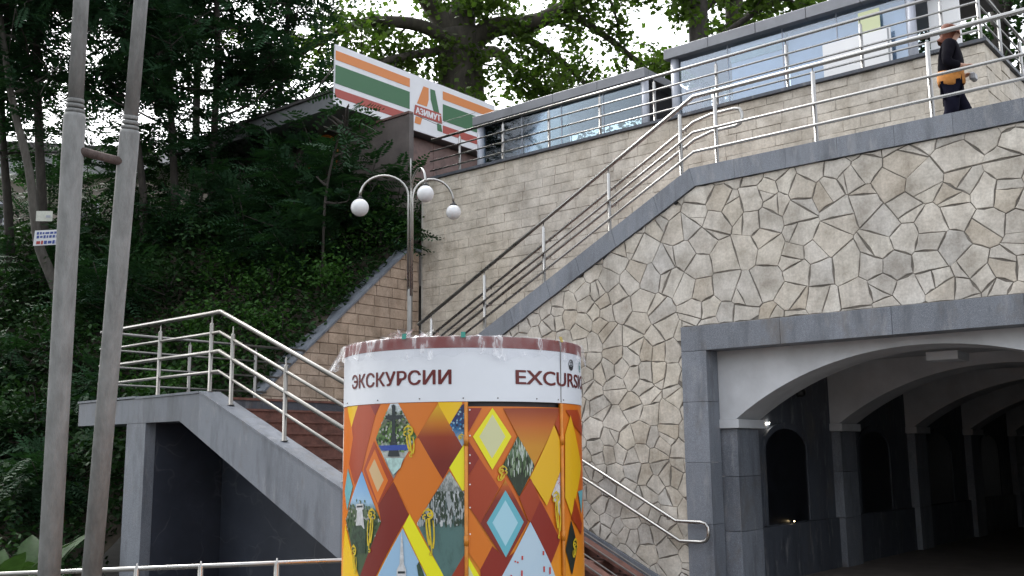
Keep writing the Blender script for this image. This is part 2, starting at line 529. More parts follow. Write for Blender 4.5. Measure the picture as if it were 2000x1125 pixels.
hm = MB()
xs = [-60 + 0.5 * i for i in range(int((60 - 14.3) / 0.5) + 1)] + [-14.32]
ys = [2 + 0.5 * j for j in range(70)]
for y in ys:
    for x in xs: hm.v.append((x, y, hill_z(x, y)))
nx = len(xs)
for j in range(len(ys) - 1):
    for i in range(nx - 1):
        a = j * nx + i
        hm.f.append((a, a + 1, a + 1 + nx, a + nx))
tag(hm.build('hillside', 'soil', smooth=True), kind='structure')

tg = MB().box(-14.3, -3.75, 14.5, 60, 6.4, 7.02)
tag(tg.build('terrace_ground', 'asphalt'), kind='structure')
wk = MB().box(-6.5, -3.47, 11.86, 14.18, 4.9, 5.2).box(-3.46, 12, 11.86, 60, 4.9, 5.2)
tag(wk.build('walkway', 'asphalt'), kind='structure')

# ------------------------------------------------------------------ flagstone wall
def cop_top(x): return 5.31 if x >= -6.52 else 5.31 + 0.504 * (x + 6.52)
def cop_bot(x): return min(5.06, 5.02 + 0.504 * (x + 6.52))
def skirt_top(x): return 0.59 - 0.47 * (x + 8.34)
PX0, PX1, PZ = -6.73, -0.9, 3.215            # portal outer edges

fw = thing('stone_wall', (-6.7, YW, GZ), 'tall retaining wall clad in irregular cream flagstones beside the tunnel mouth', 'wall')
fnW = lambda u, v, w: (u, 11.535 - w, v)
core = MB()
core.prism([(-12.1, GZ), (PX0 + 0.03, GZ), (PX0 + 0.03, cop_bot(PX0) - 0.02), (-12.1, cop_bot(-12.1) - 0.02)], 0, 0.3, lambda u, v, w: (u, 11.513 + w, v))
core.prism([(PX0 + 0.032, PZ - 0.03), (1.5, PZ - 0.03), (1.5, 5.05), (-6.44, 5.05), (PX0 + 0.032, cop_bot(PX0) - 0.02)], 0, 0.3, lambda u, v, w: (u, 11.513 + w, v))
core.build('mortar_core', 'mortar', fw)

rs = random.Random(5)
seeds = []
tries = 0
while tries < 4200:
    tries += 1
    x, z = rs.uniform(-12.3, 1.8), rs.uniform(-0.4, 5.4)
    if z > cop_bot(x) + 0.2 or (x > PX0 + 0.35 and z < PZ - 0.25): continue
    big = min(1, max(0, (x + 10.0) / 4.0)) * min(1, max(0.2, (z - 0.3) / 3.4))
    r = (0.19 + 0.15 * big) * (1.0 if rs.random() < 0.7 else 0.55)
    if all((a - x) ** 2 + (b - z) ** 2 > (0.62 * min(r, c) + 0.2 * max(r, c)) ** 2 for a, b, c in seeds): seeds.append((x, z, r))
cells = []
for i, (x, z, r) in enumerate(seeds):
    poly = [(x - 1.2, z - 1.2), (x + 1.2, z - 1.2), (x + 1.2, z + 1.2), (x - 1.2, z + 1.2)]
    for j, (a, b, c) in enumerate(seeds):
        if i == j: continue
        dx, dz = a - x, b - z
        if dx * dx + dz * dz > 2.6: continue
        poly = clip(poly, 2 * dx, 2 * dz, a * a + b * b - x * x - z * z)
        if len(poly) < 3: break
    if len(poly) < 3: continue
    todo = [poly]
    while todo:                                   # chords give the straight joints and slivers
        p_ = todo.pop()
        A_ = area(p_)
        if A_ > 0.05 and rs.random() < (0.35 if A_ < 0.14 else 0.75 if A_ > 0.25 else 0.55):
            cx_, cz_ = sum(q[0] for q in p_) / len(p_), sum(q[1] for q in p_) / len(p_)
            an = rs.uniform(0, math.pi); k_ = rs.choice((0.0, 0.16, -0.16, 0.24, -0.24)) * math.sqrt(A_)
            na, nb_ = math.cos(an), math.sin(an)
            cc = na * cx_ + nb_ * cz_ + k_
            h1, h2 = clip(p_, na, nb_, cc), clip(p_, -na, -nb_, -cc)
            if len(h1) >= 3 and len(h2) >= 3 and min(area(h1), area(h2)) > 0.006:
                big_ = h1 if area(h1) > area(h2) else h2
                cells.append(h1 if big_ is h2 else h2)
                if rs.random() < 0.35 and area(big_) > 0.12: todo.append(big_)
                else: cells.append(big_)
                continue
        cells.append(p_)
def inset(poly, g_):
    n_ = len(poly); out = poly
    cx_, cz_ = sum(q[0] for q in poly) / n_, sum(q[1] for q in poly) / n_
    for k_ in range(n_):
        (a, b), (c, d) = poly[k_], poly[(k_ + 1) % n_]
        l_ = math.hypot(c - a, d - b)
        if l_ < 1e-5: continue
        nx_, nz_ = (d - b) / l_, -(c - a) / l_
        if nx_ * (cx_ - a) + nz_ * (cz_ - b) > 0: nx_, nz_ = -nx_, -nz_
        out = clip(out, nx_, nz_, nx_ * a + nz_ * b - g_ * rs.choice((0.3, 0.5, 0.7, 1.0, 1.3, 1.9)))
        if len(out) < 3: return []
    return out
stones = []
for poly in cells:
    x, z = sum(q[0] for q in poly) / len(poly), sum(q[1] for q in poly) / len(poly)
    poly = inset(poly, 0.0045)
    if len(poly) < 3: continue
    # trims: coping, portal, skirting, wall ends
    poly = clip(poly, 0, 1, 5.055)
    poly = clip(poly, -0.504, 1, 5.02 + 0.504 * 6.52 - 0.006)
    poly = clip(poly, -0.47, -1, -(0.59 - 0.47 * 8.34) - 0.004)
    poly = clip(poly, -1, 0, 12.05); poly = clip(poly, 1, 0, 1.4)
    if len(poly) < 3: continue
    if any(p[0] > PX0 and p[1] < PZ for p in poly):
        if x < PX0 and z < PZ - 0.04: poly = clip(poly, 1, 0, PX0 - 0.006)
        elif x < PX0 or z > PZ: poly = clip(poly, 0, -1, -PZ - 0.006)
        else:
            lf = clip(poly, 1, 0, PX0 - 0.006)
            if len(lf) >= 3 and area(lf) > 0.004: stones.append((0.0005, lf))
            poly = clip(clip(poly, 0, -1, -PZ - 0.006), -1, 0, -PX0 - 0.006)
    if len(poly) < 3 or area(poly) < 0.0025: continue
    # break long edges so the joints wander
    q = []
    for a in range(len(poly)):
        p0, p1 = poly[a], poly[(a + 1) % len(poly)]
        L = math.hypot(p1[0] - p0[0], p1[1] - p0[1])
        if L < 0.012: continue
        q.append(p0)
        if L > 0.12:
            k = rs.uniform(0.3, 0.7); o = rs.uniform(-0.016, 0.002)
            nxn, nzn = (p1[1] - p0[1]) / L, -(p1[0] - p0[0]) / L
            q.append((p0[0] + (p1[0] - p0[0]) * k + nxn * o, p0[1] + (p1[1] - p0[1]) * k + nzn * o))
    if len(q) < 3: continue
    vis = area(poly) / ((x * x + 11.5 ** 2))
    if x > -1.6 or (x < -8.6 and z < 2.6 - 0.1 * (x + 8.6)): vis *= 0.01     # out of frame / behind kiosk
    stones.append((vis, q))
stones.sort(key=lambda s: -s[0])
rest = MB()
for k, (vis, q) in enumerate(stones):
    v, f = piece(q, rs.uniform(0.030, 0.038), 0.004, fnW, rs, 0.003)
    if k < 300:
        MB().add(v, f).build('stone', 'flag', fw)
    else:
        rest.add(v, f)
if rest.v: tag(rest.build('small_stones', 'flag', fw), kind='stuff')

# granite coping of wall and stair
def coping_slab(p, q, z_of, hgt, name='coping_slab', y0=11.47, y1=11.86):
    MB().prism(p, 0, y1 - y0, lambda u, v, w: (u, y0 + w, v)).build(name, 'granite', fw)
xk = -6.52
x = xk
L = 0.0
while x < 1.3:                                   # level part
    x2 = x + rs.uniform(0.55, 0.78)
    lo_l = (x, 5.06) if x > xk + 0.01 else (x + 0.07, 5.06)
    coping_slab([(x + 0.002, 5.31), lo_l if x > xk + 0.01 else (x + 0.075, 5.06), (x2 - 0.002, 5.06), (x2 - 0.002, 5.31)][::-1], None, None, 0)
    x = x2
x = xk
sh = 0.075
while x > -12.0:                                 # sloping part, going down to the left
    x2 = max(-12.05, x - rs.uniform(0.52, 0.72))
    f_ = lambda u: 5.31 + 0.504 * (u - xk)
    g_ = lambda u: 5.02 + 0.504 * (u - xk)
    coping_slab([(x2 + 0.002, f_(x2 + 0.002)), (x - 0.002, f_(x - 0.002)), (x + sh - 0.002, g_(x + sh)), (x2 + sh + 0.002, g_(x2 + sh))], None, None, 0)
    x = x2

# granite skirting where the lower stair meets the wall
x = -12.0
while x < -6.8:
    x2 = min(-6.74, x + 0.9)
    MB().prism([(x + 0.002, skirt_top(x) - 0.24), (x2 - 0.002, skirt_top(x2) - 0.24), (x2 - 0.002, skirt_top(x2)), (x + 0.002, skirt_top(x))], 0, 0.06,
               lambda u, v, w: (u, 11.475 + w, v)).build('skirting_slab', 'granite', fw)
    x = x2

# ------------------------------------------------------------------ block wall under the terrace
def block_field(parent, fn_obj, u0, u1, v0, v1, bw, bh, mat, keep, rgs, limit=300, score=None, name='block'):
    """courses of chamfered blocks; shared meshes, the largest `limit` as objects, the rest joined"""
    protos = []
    for k in range(7):
        j = lambda s: rgs.uniform(-s, s)
        w, h = bw - 0.0055, bh - 0.0055
        poly = [(-w / 2 + j(.004), -h / 2 + j(.004)), (w / 2 + j(.004), -h / 2 + j(.004)), (w / 2 + j(.004), h / 2 + j(.004)), (-w / 2 + j(.004), h / 2 + j(.004))]
        v, f = piece(poly, 0.03, 0.004, lambda u, v_, w_: fn_obj(u, v_, w_), rgs, 0.004)
        me = MB().add(v, f).mesh(name)
        me.materials.append(M[mat])
        protos.append((me, v, f))
    items = []
    r = 0
    v = v0
    while v < v1 - 0.02:
        h = min(bh, v1 - v)
        u = u0 - (0.5 * bw if r % 2 else 0.0) - rgs.uniform(0, 0.1)
        while u < u1:
            w = bw * rgs.choice((1, 1, 1, 1.12, 0.88, 0.62))
            a, b = max(u, u0), min(u + w, u1)
            if b - a > 0.05:
                cu, cv = (a + b) / 2, v + h / 2
                kk = keep(cu, cv, b - a, h)
                if kk: items.append((score(cu, cv) if score else 1, cu, cv, (b - a) / bw, h / bh, rgs.randrange(7), rgs.uniform(-0.004, 0.008)))
            u += w
        v += bh; r += 1
    items.sort(key=lambda t: -t[0])
    rest = MB()
    for n_, (s_, cu, cv, su, sv, pi, dep) in enumerate(items):
        base = Vector(fn_obj(cu, cv, dep)) - Vector(fn_obj(0, 0, 0))
        ax = 0 if abs(fn_obj(1, 0, 0)[0] - fn_obj(0, 0, 0)[0]) > 0.5 else 1
        sc = [1, 1, 1]; sc[ax] = su; sc[2] = sv
        if n_ < limit:
            o = mkobj(name, protos[pi][0], None, parent)
            org = Vector(fn_obj(0, 0, 0))
            o.scale = sc
            o.location = base + Vector([org[i] * (1 - sc[i]) for i in range(3)])
        else:
            org = Vector(fn_obj(0, 0, 0))
            rest.add([tuple(base[i] + org[i] + (p[i] - org[i]) * sc[i] for i in range(3)) for p in protos[pi][1]], protos[pi][2])
    if rest.v: tag(rest.build(name + '_remainder', mat, parent), kind='stuff')

bwall = thing('block_wall', (-8.8, YB, 2.4), 'high pale limestone block wall behind the upper stair under the glass pavilions', 'wall')
MB().box(-14.25, -6.6, YB + 0.018, YB + 0.3, 1.8, 7.08).box(-6.599, -3.47, YB + 0.018, YB + 0.3, 3.3, 7.08).build('mortar_core', 'mortar_lt', bwall)
MB().box(-3.74, -3.475, YB + 0.301, 30, 5.0, 7.08).build('mortar_core', 'mortar_lt', bwall)
fnB = lambda u, v, w: (u, YB + 0.04 - w, v)
def keepB(u, v, w, h): return v > max(2.4, min(5.15, 2.44 + 0.504 * (u + 12.1))) - 0.15
block_field(bwall, fnB, -14.2, -3.45, 2.3, 7.08, 0.43, 0.172, 'block', keepB, random.Random(3), 300, lambda u, v: (1 / ((u * u + 200)) if (v > 3.6 and v > cop_bot(u) + 0.2) else 1e-5))
fnR = lambda u, v, w: (-3.48 + w, u, v)
block_field(bwall, fnR, YB + 0.05, 21, 5.2, 7.08, 0.43, 0.172, 'block', lambda u, v, w, h: True, random.Random(4), 12, lambda u, v: -u, 'return_block')
x = -14.25
while x < -3.5:
    x2 = min(-3.4, x + 1.45)
    MB().box(x + 0.002, x2 - 0.002, YB - 0.05, YB + 0.34, 7.085, 7.135).build('cap_slab', 'granite_dark', bwall)
    x = x2
y = YB + 0.345
while y < 28:
    MB().box(-3.76, -3.4, y + 0.002, y + 1.45, 7.085, 7.135).build('cap_slab', 'granite_dark', bwall)
    y += 1.452

# ------------------------------------------------------------------ tan side wall with raking coping
swall = thing('side_wall', (XL, 12.5, 2.4), 'triangular tan block wall with sloping grey coping beside the bushy hillside', 'wall')
sl = lambda y: 2.95 + 0.872 * (y - 10.79)
MB().prism([(10.5, 2.0), (14.18, 2.0), (14.18, 5.62), (13.86, 5.62), (10.5, sl(10.5) - 0.03)], 0, 0.3, lambda u, v, w: (XL - 0.035 - w, u, v)).build('mortar_core', 'mortar_tan', swall)
rgs = random.Random(9)
fnS = lambda u, v, w: (XL - 0.04 + w, u, v)
r = 0
v = 2.42
while v < 5.6:
    h = min(0.2, 5.62 - v)
    u = 10.3 - (0.2 if r % 2 else 0)
    while u < 14.16:
        w = 0.41 * rgs.choice((1, 1, 1.15, 0.85))
        a, b = u + 0.006, min(u + w, 14.165) - 0.006
        if b - a > 0.05:
            poly = [(a, v + 0.006), (b, v + 0.006), (b, v + h - 0.006), (a, v + h - 0.006)]
            poly = clip(poly, -0.872, 1, 2.95 - 0.872 * 10.79 - 0.01)
            if len(poly) >= 3 and area(poly) > 0.004:
                vv, ff = piece(poly, rgs.uniform(0.028, 0.036), 0.006, fnS, rgs, 0.004)
                MB().add(vv, ff).build('block', 'pblock', swall)
        u += w
    v += 0.2; r += 1
y = 10.45
while y < 13.85:
    y2 = min(13.87, y + 0.62)
    MB().prism([(y + 0.002, sl(y)), (y2 - 0.002, sl(y2)), (y2 - 0.002, sl(y2) + 0.05), (y + 0.002, sl(y) + 0.05)], 0, 0.62,
               lambda u, v, w: (XL + 0.035 - w, u, v)).build('coping_slab', 'granite', swall)
    y = y2
MB().box(XL - 0.5, XL + 0.035, 13.875, 14.19, 5.63, 5.69).build('coping_slab', 'granite', swall)

# ------------------------------------------------------------------ lower staircase with landing
st = thing('lower_staircase', (-10, 9.5, GZ), 'grey granite staircase with brown steps and a cantilevered landing on a pillar', 'stairs')
RIS, RUN = 2.54 / 15, 0.3467
for i in range(15):
    zt = 2.44 - i * RIS
    xa = -12.3 + (i - 1) * RUN if i else -14.2
    xb = -12.3 + i * RUN
    if i == 0: continue
    s_ = MB().box(xa - 0.02, xb, 7.83, 11.46, zt - RIS - 0.012, zt - 0.03).box(xa - 0.02, xb + 0.022, 7.825, 11.465, zt - 0.0295, zt)
    s_.build('step', 'step', st)
MB().box(-12.62, -12.278, 7.825, 11.465, 2.41, 2.443).build('step', 'step', st)
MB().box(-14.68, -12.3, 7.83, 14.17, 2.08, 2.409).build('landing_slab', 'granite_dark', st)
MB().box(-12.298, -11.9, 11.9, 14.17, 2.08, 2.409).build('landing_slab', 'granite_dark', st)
def str_top(x): return 2.40 if x < -11.56 else 2.40 - 0.43 * (x + 11.56)
# front stringer (drawn as one outline, cut into slabs)
top = [(-14.68, 2.405), (-11.55, 2.42), (-8.76, 1.235), (-6.6, 0.317)]
bot = [(-5.86, GZ), (-7.55, GZ), (-8.73, 0.48), (-11.99, 2.08), (-14.68, 2.08)]
cuts = [-14.68, -12.82, -11.4, -10.05, -8.7, -7.3]
outline = [(-14.68, 2.08), (-11.99, 2.08), (-8.73, 0.48), (-7.55, GZ), (-6.3, GZ), (-6.3, 0.19), (-8.76, 1.235), (-11.55, 2.42), (-14.68, 2.405)]
def interp(pts, x):
    for (a, b), (c, d) in zip(pts, pts[1:]):
        if a <= x <= c: return b + (d - b) * (x - a) / (c - a)
    return pts[-1][1]
TOPL = [(-14.68, 2.405), (-11.55, 2.42), (-8.76, 1.235), (-6.2, 0.147)]
BOTL = [(-14.68, 2.08), (-11.99, 2.08), (-8.73, 0.48), (-7.55, GZ), (-6.2, GZ)]
cuts = [-14.68, -12.9, -11.55, -10.2, -8.75, -7.4, -6.3]
for a, b in zip(cuts, cuts[1:]):
    up = [(x, interp(TOPL, x)) for x in [a] + [p[0] for p in TOPL if a < p[0] < b] + [b]]
    dn = [(x, interp(BOTL, x)) for x in [a] + [p[0] for p in BOTL if a < p[0] < b] + [b]]
    MB().prism(dn + up[::-1], 0, 0.3, lambda u, v, w: (u, YL + w, v)).build('stringer_slab', 'granite', st)
# thin cap stones on the edge
for a, b in ((-14.7, -13.1), (-13.098, -11.56)):
    MB().prism([(a, 2.412 + 0.0), (b, 2.425), (b, 2.455), (a, 2.442)], 0, 0.33, lambda u, v, w: (u, YL - 0.015 + w, v)).build('edge_cap', 'granite', st)
xs_ = -11.555
while xs_ < -6.6:
    x2 = xs_ + 0.88
    MB().prism([(xs_ + 0.002, interp(TOPL, xs_) + 0.006), (x2 - 0.002, interp(TOPL, x2) + 0.006), (x2 - 0.002, interp(TOPL, x2) + 0.034), (xs_ + 0.002, interp(TOPL, xs_) + 0.034)], 0, 0.325,
               lambda u, v, w: (u, YL - 0.012 + w, v)).build('edge_cap', 'granite', st)
    xs_ = x2
# pillar and the recessed wall under the flight
MB().box(-13.31, -12.82, YL + 0.004, YL + 0.16, GZ, 2.078).build('pillar', 'granite', st)
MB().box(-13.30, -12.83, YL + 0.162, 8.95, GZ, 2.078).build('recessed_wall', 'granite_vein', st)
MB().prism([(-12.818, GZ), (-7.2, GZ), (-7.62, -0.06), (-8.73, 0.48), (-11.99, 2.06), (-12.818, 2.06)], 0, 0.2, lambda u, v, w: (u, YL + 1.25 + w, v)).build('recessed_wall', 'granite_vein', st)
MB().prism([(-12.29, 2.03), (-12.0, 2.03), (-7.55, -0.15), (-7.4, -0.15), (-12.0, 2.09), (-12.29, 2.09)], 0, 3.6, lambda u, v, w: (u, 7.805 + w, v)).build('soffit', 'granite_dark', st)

# ------------------------------------------------------------------ upper staircase (behind the flagstone wall)
us = thing('upper_staircase', (-9, 13, 2.44), 'upper flight of steps climbing between the flagstone wall and the block wall', 'stairs')
nu = 17
for i in range(nu):
    xa = -11.9 + i * (5.4 / nu)
    zt = 2.44 + (i + 1) * (2.76 / nu)
    MB().box(xa, xa + 5.4 / nu + 0.02, 11.87, 14.155, zt - 0.35, zt).build('step', 'step', us)

# ------------------------------------------------------------------ underpass: portal frame and vaulted tunnel
up_ = thing('underpass', (-3.8, 12, GZ), 'dark pedestrian tunnel with white arches behind a grey granite portal', 'underpass')
zc = [GZ, 0.72, 1.48, 2.24, 2.888]
for a, b in zip(zc, zc[1:]):
    MB().box(PX0, -6.37, 11.455, 11.75, a + 0.0015, b - 0.0015, 0.004).build('frame_slab', 'granite', up_)
    MB().box(-1.25, PX1, 11.455, 11.75, a + 0.0015, b - 0.0015, 0.004).build('frame_slab', 'granite', up_)
xx = [PX0, -5.35, -4.0, -2.62, PX1]
for a, b in zip(xx, xx[1:]):
    MB().box(a + 0.0015, b - 0.0015, 11.455, 11.75, 2.89, 3.21, 0.004).build('lintel_slab', 'granite', up_)
AX, AH = -3.8, 2.35
def arch_poly():
    pts = [(-6.45, 2.95), (-6.45, 2.02), (AX - AH, 2.02)]
    rise = 0.77
    rad = (AH * AH + rise * rise) / (2 * rise)
    zc_ = 2.02 + rise - rad
    for k in range(1, 32):
        x_ = AX - AH + 2 * AH * k / 32
        pts.append((x_, zc_ + math.sqrt(rad * rad - (x_ - AX) ** 2)))
    pts += [(AX + AH, 2.02), (-1.15, 2.02), (-1.15, 2.95)]
    return pts
AP = arch_poly()
for k in range(8):
    y0 = 11.76 + 3.3 * k
    MB().prism(AP, 0, 0.66, lambda u, v, w: (u, y0 + w, v)).build('arch', 'white_paint', up_)
    for s_ in (-1, 1):
        xa, xb = (-6.45, -6.1) if s_ < 0 else (-1.5, -1.15)
        MB().box(xa, xb, y0 - 0.03, y0 + 0.70, 1.905, 2.017, 0.004).build('capital', 'white_paint', up_)
        xa, xb = (-6.45, -6.16) if s_ < 0 else (-1.44, -1.15)
        for za, zb in ((GZ, 0.62), (0.623, 1.3), (1.303, 1.903)):
            MB().box(xa, xb, y0 + 0.03, y0 + 0.63, za, zb - 0.002, 0.004).build('pilaster_slab', 'granite', up_)
        if k < 7:
            ya, yb = y0 + 0.632, y0 + 3.328
            xi = -6.3 if s_ < 0 else -1.3
            xo = -6.5 if s_ < 0 else -1.1
            MB().box(min(xi, xo), max(xi, xo), ya, yb, 0.623, 2.96).build('wall_panel', 'granite_dark', up_)
            xi2 = xi - s_ * 0.05
            MB().box(min(xi2, xo), max(xi2, xo), ya, yb, GZ, 0.62, 0.005).build('dado_slab', 'granite_dark', up_)
            yc, hw, zb, zt = y0 + 1.68, 0.66, 0.64, 1.92
            arcp = lambda gr: [(yc - hw - gr, zb), (yc + hw + gr, zb), (yc + hw + gr, 1.62)] + [(yc + (hw + gr) * math.cos(a_), 1.62 + (zt - 1.62 + gr) * math.sin(a_)) for a_ in [math.pi * q_ / 12 for q_ in range(1, 12)]] + [(yc - hw - gr, 1.62)]
            o_ = MB().prism(arcp(0.0), 0, 0.012, lambda u, v, w: (xi - s_ * (0.004 + w), u, v)).build('niche_panel', 'niche', up_)
            outer, inner = arcp(0.09), arcp(0.003)
            fm = MB()
            n_ = len(outer)
            for q_ in range(1, n_):
                a1, a2 = outer[q_], outer[(q_ + 1) % n_]
                b1, b2 = inner[q_], inner[(q_ + 1) % n_]
                if q_ == n_ - 1: pass
                fm.prism([b1, a1, a2, b2], 0, 0.035, lambda u, v, w: (xi - s_ * (0.002 + w), u, v))
            fm.build('frame', 'granite_dark', o_)
            lp = MB().lathe([(0.05, 2.38), (0.075, 2.42), (0.075, 2.48), (0.04, 2.51)], xi - s_ * 0.08, yc + 0.45, 12).build('ceiling_camera', 'globe_cap', up_, True)
MB().box(AX + 0.02 - 0.19, AX + 0.19, 12.45, 12.9, 2.66, 2.76).build('junction_box', 'white_paint', up_)
MB().box(-6.5, -1.1, 11.752, 38, 2.952, 3.1).build('ceiling', 'white_paint', up_)
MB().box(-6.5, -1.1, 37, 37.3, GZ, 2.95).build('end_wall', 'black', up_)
MB().sphere((-6.28, 12.94, 1.985), 0.013, 10, 6).build('spot_lamp', m_emit('spot_lamp_glow', (1.0, 0.93, 0.8), 25.0), up_, True)
MB().sphere((-6.24, 13.5, 0.655), 0.008, 10, 6).build('spot_lamp', m_emit('spot_lamp_glow_warm', (1.0, 0.75, 0.4), 5.0), up_, True)
tf = MB(); tf.add([(-6.25, 11.4, GZ + 0.006), (-1.35, 11.4, GZ + 0.006), (-1.35, 37, GZ + 0.006), (-6.25, 37, GZ + 0.006)], [(0, 1, 2, 3)])
tag(tf.build('tunnel_floor', 'tunnel_floor'), kind='structure')

# ================================================================== RAILINGS
ysr = 11.66
def rz(x, h): return cop_top(x) + h
xr = [-11.45, -10.3, -9.12, -7.93, -6.74]
posts = [(x, ysr, cop_top(x), rz(x, 0.96), rz(x, 1.03)) for x in xr]
pw = [-6.2, -4.83, -3.44, -2.05, -0.66, 0.7]
posts += [(x, ysr, 5.31, 6.28, 6.35) for x in pw]
path = lambda h, x0, x1: [(x0, ysr, rz(x0, h)), (-6.52, ysr, 5.31 + h), (x1, ysr, 5.31 + h)]
railing('balustrade', 'long stainless steel balustrade on the granite coping of stair and walkway', posts,
        [(path(1.04, -11.75, 1.2), 0.029, 'steel'), ([(p[0], p[1] - 0.04, p[2]) for p in path(0.53, -11.7, 1.2)], 0.019, 'steel'), ([(p[0], p[1] - 0.04, p[2]) for p in path(0.26, -11.7, 1.2)], 0.019, 'steel')])
# inner handrail of the flight, with its hooked end
hr = [(-11.75, 11.83, rz(-11.75, 0.80)), (-6.62, 11.83, rz(-6.62, 0.80)), (-6.35, 11.83, 6.11), (-6.0, 11.83, 6.11), (-5.93, 11.83, 6.09), (-5.90, 11.83, 6.03), (-5.90, 11.83, 5.95), (-5.93, 11.83, 5.89), (-6.0, 11.83, 5.87), (-6.35, 11.83, 5.87), (-6.62, 11.83, rz(-6.62, 0.55)), (-11.75, 11.83, rz(-11.75, 0.55))]
t_ = railing('handrail', 'double stainless handrail with hooked end inside the upper stair balustrade', [], [(hr, 0.022, 'steel')])
for x in xr:
    for h in (0.80, 0.55):
        MB().tube([(x, ysr, rz(x, h - 0.05)), (x, 11.83, rz(x, h - 0.05)), (x, 11.83, rz(x, h))], 0.007, 6).build('bracket', 'steel', t_, True)

# terrace balustrade
xt = [-13.27, -12.14, -11.02, -9.87, -8.74, -7.55, -6.33, -5.15, -4.0]
railing('balustrade', 'stainless steel terrace balustrade on top of the block wall in front of the pavilions',
        [(x, YB + 0.1, 7.135, 7.88, 7.95) for x in xt] + [(-3.52, y, 7.135, 7.88, 7.95) for y in (YB + 0.15, 15.4, 16.6, 17.8, 19.0, 20.2, 21.4)],
        [([(-14.05, YB + 0.1, 7.96), (-3.52, YB + 0.1, 7.96)], 0.026, 'steel')] +
        [([(-14.05, YB + 0.065, z), (-3.52, YB + 0.065, z)], 0.016, 'steel') for z in (7.30, 7.50, 7.71)] +
        [([(-3.52, YB + 0.1, z), (-3.52, 22.5, z)], r_, 'steel') for z, r_ in ((7.96, 0.021), (7.71, 0.012), (7.5, 0.012), (7.30, 0.012))])
# rail that climbs at the right end of the walkway
railing('handrail', 'short slanting steel handrail rising at the far right of the walkway', [(-2.6, 13.9, 5.2, 5.75, 5.8)],
        [([(-3.1, 13.85, 5.62), (-2.0, 13.85, 6.45), (-1.0, 13.85, 6.5)], 0.018, 'steel'), ([(-2.75, 13.85, 5.55), (-2.0, 13.85, 6.1), (-1.0, 13.85, 6.15)], 0.018, 'steel')])

# landing and lower flight balustrade
yl = YL + 0.16
lz = lambda x: interp(TOPL, x) + 0.035
xs2 = [-12.81, -11.57]; xs3 = [-11.09, -9.98, -8.87, -7.75, -6.7]
lp = [(x, yl, 2.45, 3.36, 3.46) for x in xs2] + [(x, yl, lz(x), lz(x) + 0.92, lz(x) + 1.01) for x in xs3]
kx = -11.38
hs_ = lambda h: [(-14.22, yl, 2.45 + h), (kx, yl, 2.47 + h), (-6.6, yl, 2.47 + h - 0.428 * (-6.6 - kx))]
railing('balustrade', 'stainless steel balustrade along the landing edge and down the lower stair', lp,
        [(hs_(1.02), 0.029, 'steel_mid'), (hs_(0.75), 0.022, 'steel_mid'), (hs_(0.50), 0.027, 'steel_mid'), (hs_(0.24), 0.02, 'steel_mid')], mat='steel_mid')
xe = XL + 0.05
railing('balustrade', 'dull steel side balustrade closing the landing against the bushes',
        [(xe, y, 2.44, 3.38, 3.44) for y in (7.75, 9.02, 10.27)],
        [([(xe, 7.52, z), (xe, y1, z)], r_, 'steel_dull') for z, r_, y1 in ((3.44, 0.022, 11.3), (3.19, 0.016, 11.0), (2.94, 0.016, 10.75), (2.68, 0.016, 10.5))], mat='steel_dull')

# wall handrail at the tunnel mouth
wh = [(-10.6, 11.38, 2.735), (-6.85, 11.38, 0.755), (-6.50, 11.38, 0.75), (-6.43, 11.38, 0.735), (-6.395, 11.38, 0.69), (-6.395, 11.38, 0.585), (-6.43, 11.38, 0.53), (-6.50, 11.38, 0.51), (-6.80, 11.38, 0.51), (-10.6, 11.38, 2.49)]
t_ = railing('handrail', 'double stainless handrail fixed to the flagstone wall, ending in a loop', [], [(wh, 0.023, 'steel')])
for x in (-9.2, -7.95, -6.98):
    for dz in (0, -0.24):
        z = 0.755 + (-6.85 - x) * 0.528 + dz + (0 if dz == 0 else 0.0)
        MB().tube([(x, 11.38, z), (x, 11.38, z - 0.05), (x, 11.5, z - 0.06)], 0.007, 6).build('bracket', 'steel_dull', t_, True)
# low ramp rails on the steps at the foot of the wall
for k, yy in enumerate((11.15, 10.55)):
    t_ = railing('pram_ramp', ['dark ramp channel with steel edges on the steps, next to the flagstone wall', 'dark ramp channel with steel edges on the steps, further from the wall'][k], [], [([(-10.5, yy + d_, 1.66 + 0.03), (-7.0, yy + d_, -0.03)], 0.012, 'steel_dull') for d_ in (-0.13, 0.13)])
    t_['category'] = 'ramp'
    MB().prism([(-10.5, 1.62), (-7.0, -0.09), (-7.0, -0.06), (-10.5, 1.65)], 0, 0.23, lambda u, v, w: (u, yy - 0.115 + w, v)).build('channel', 'step', t_)

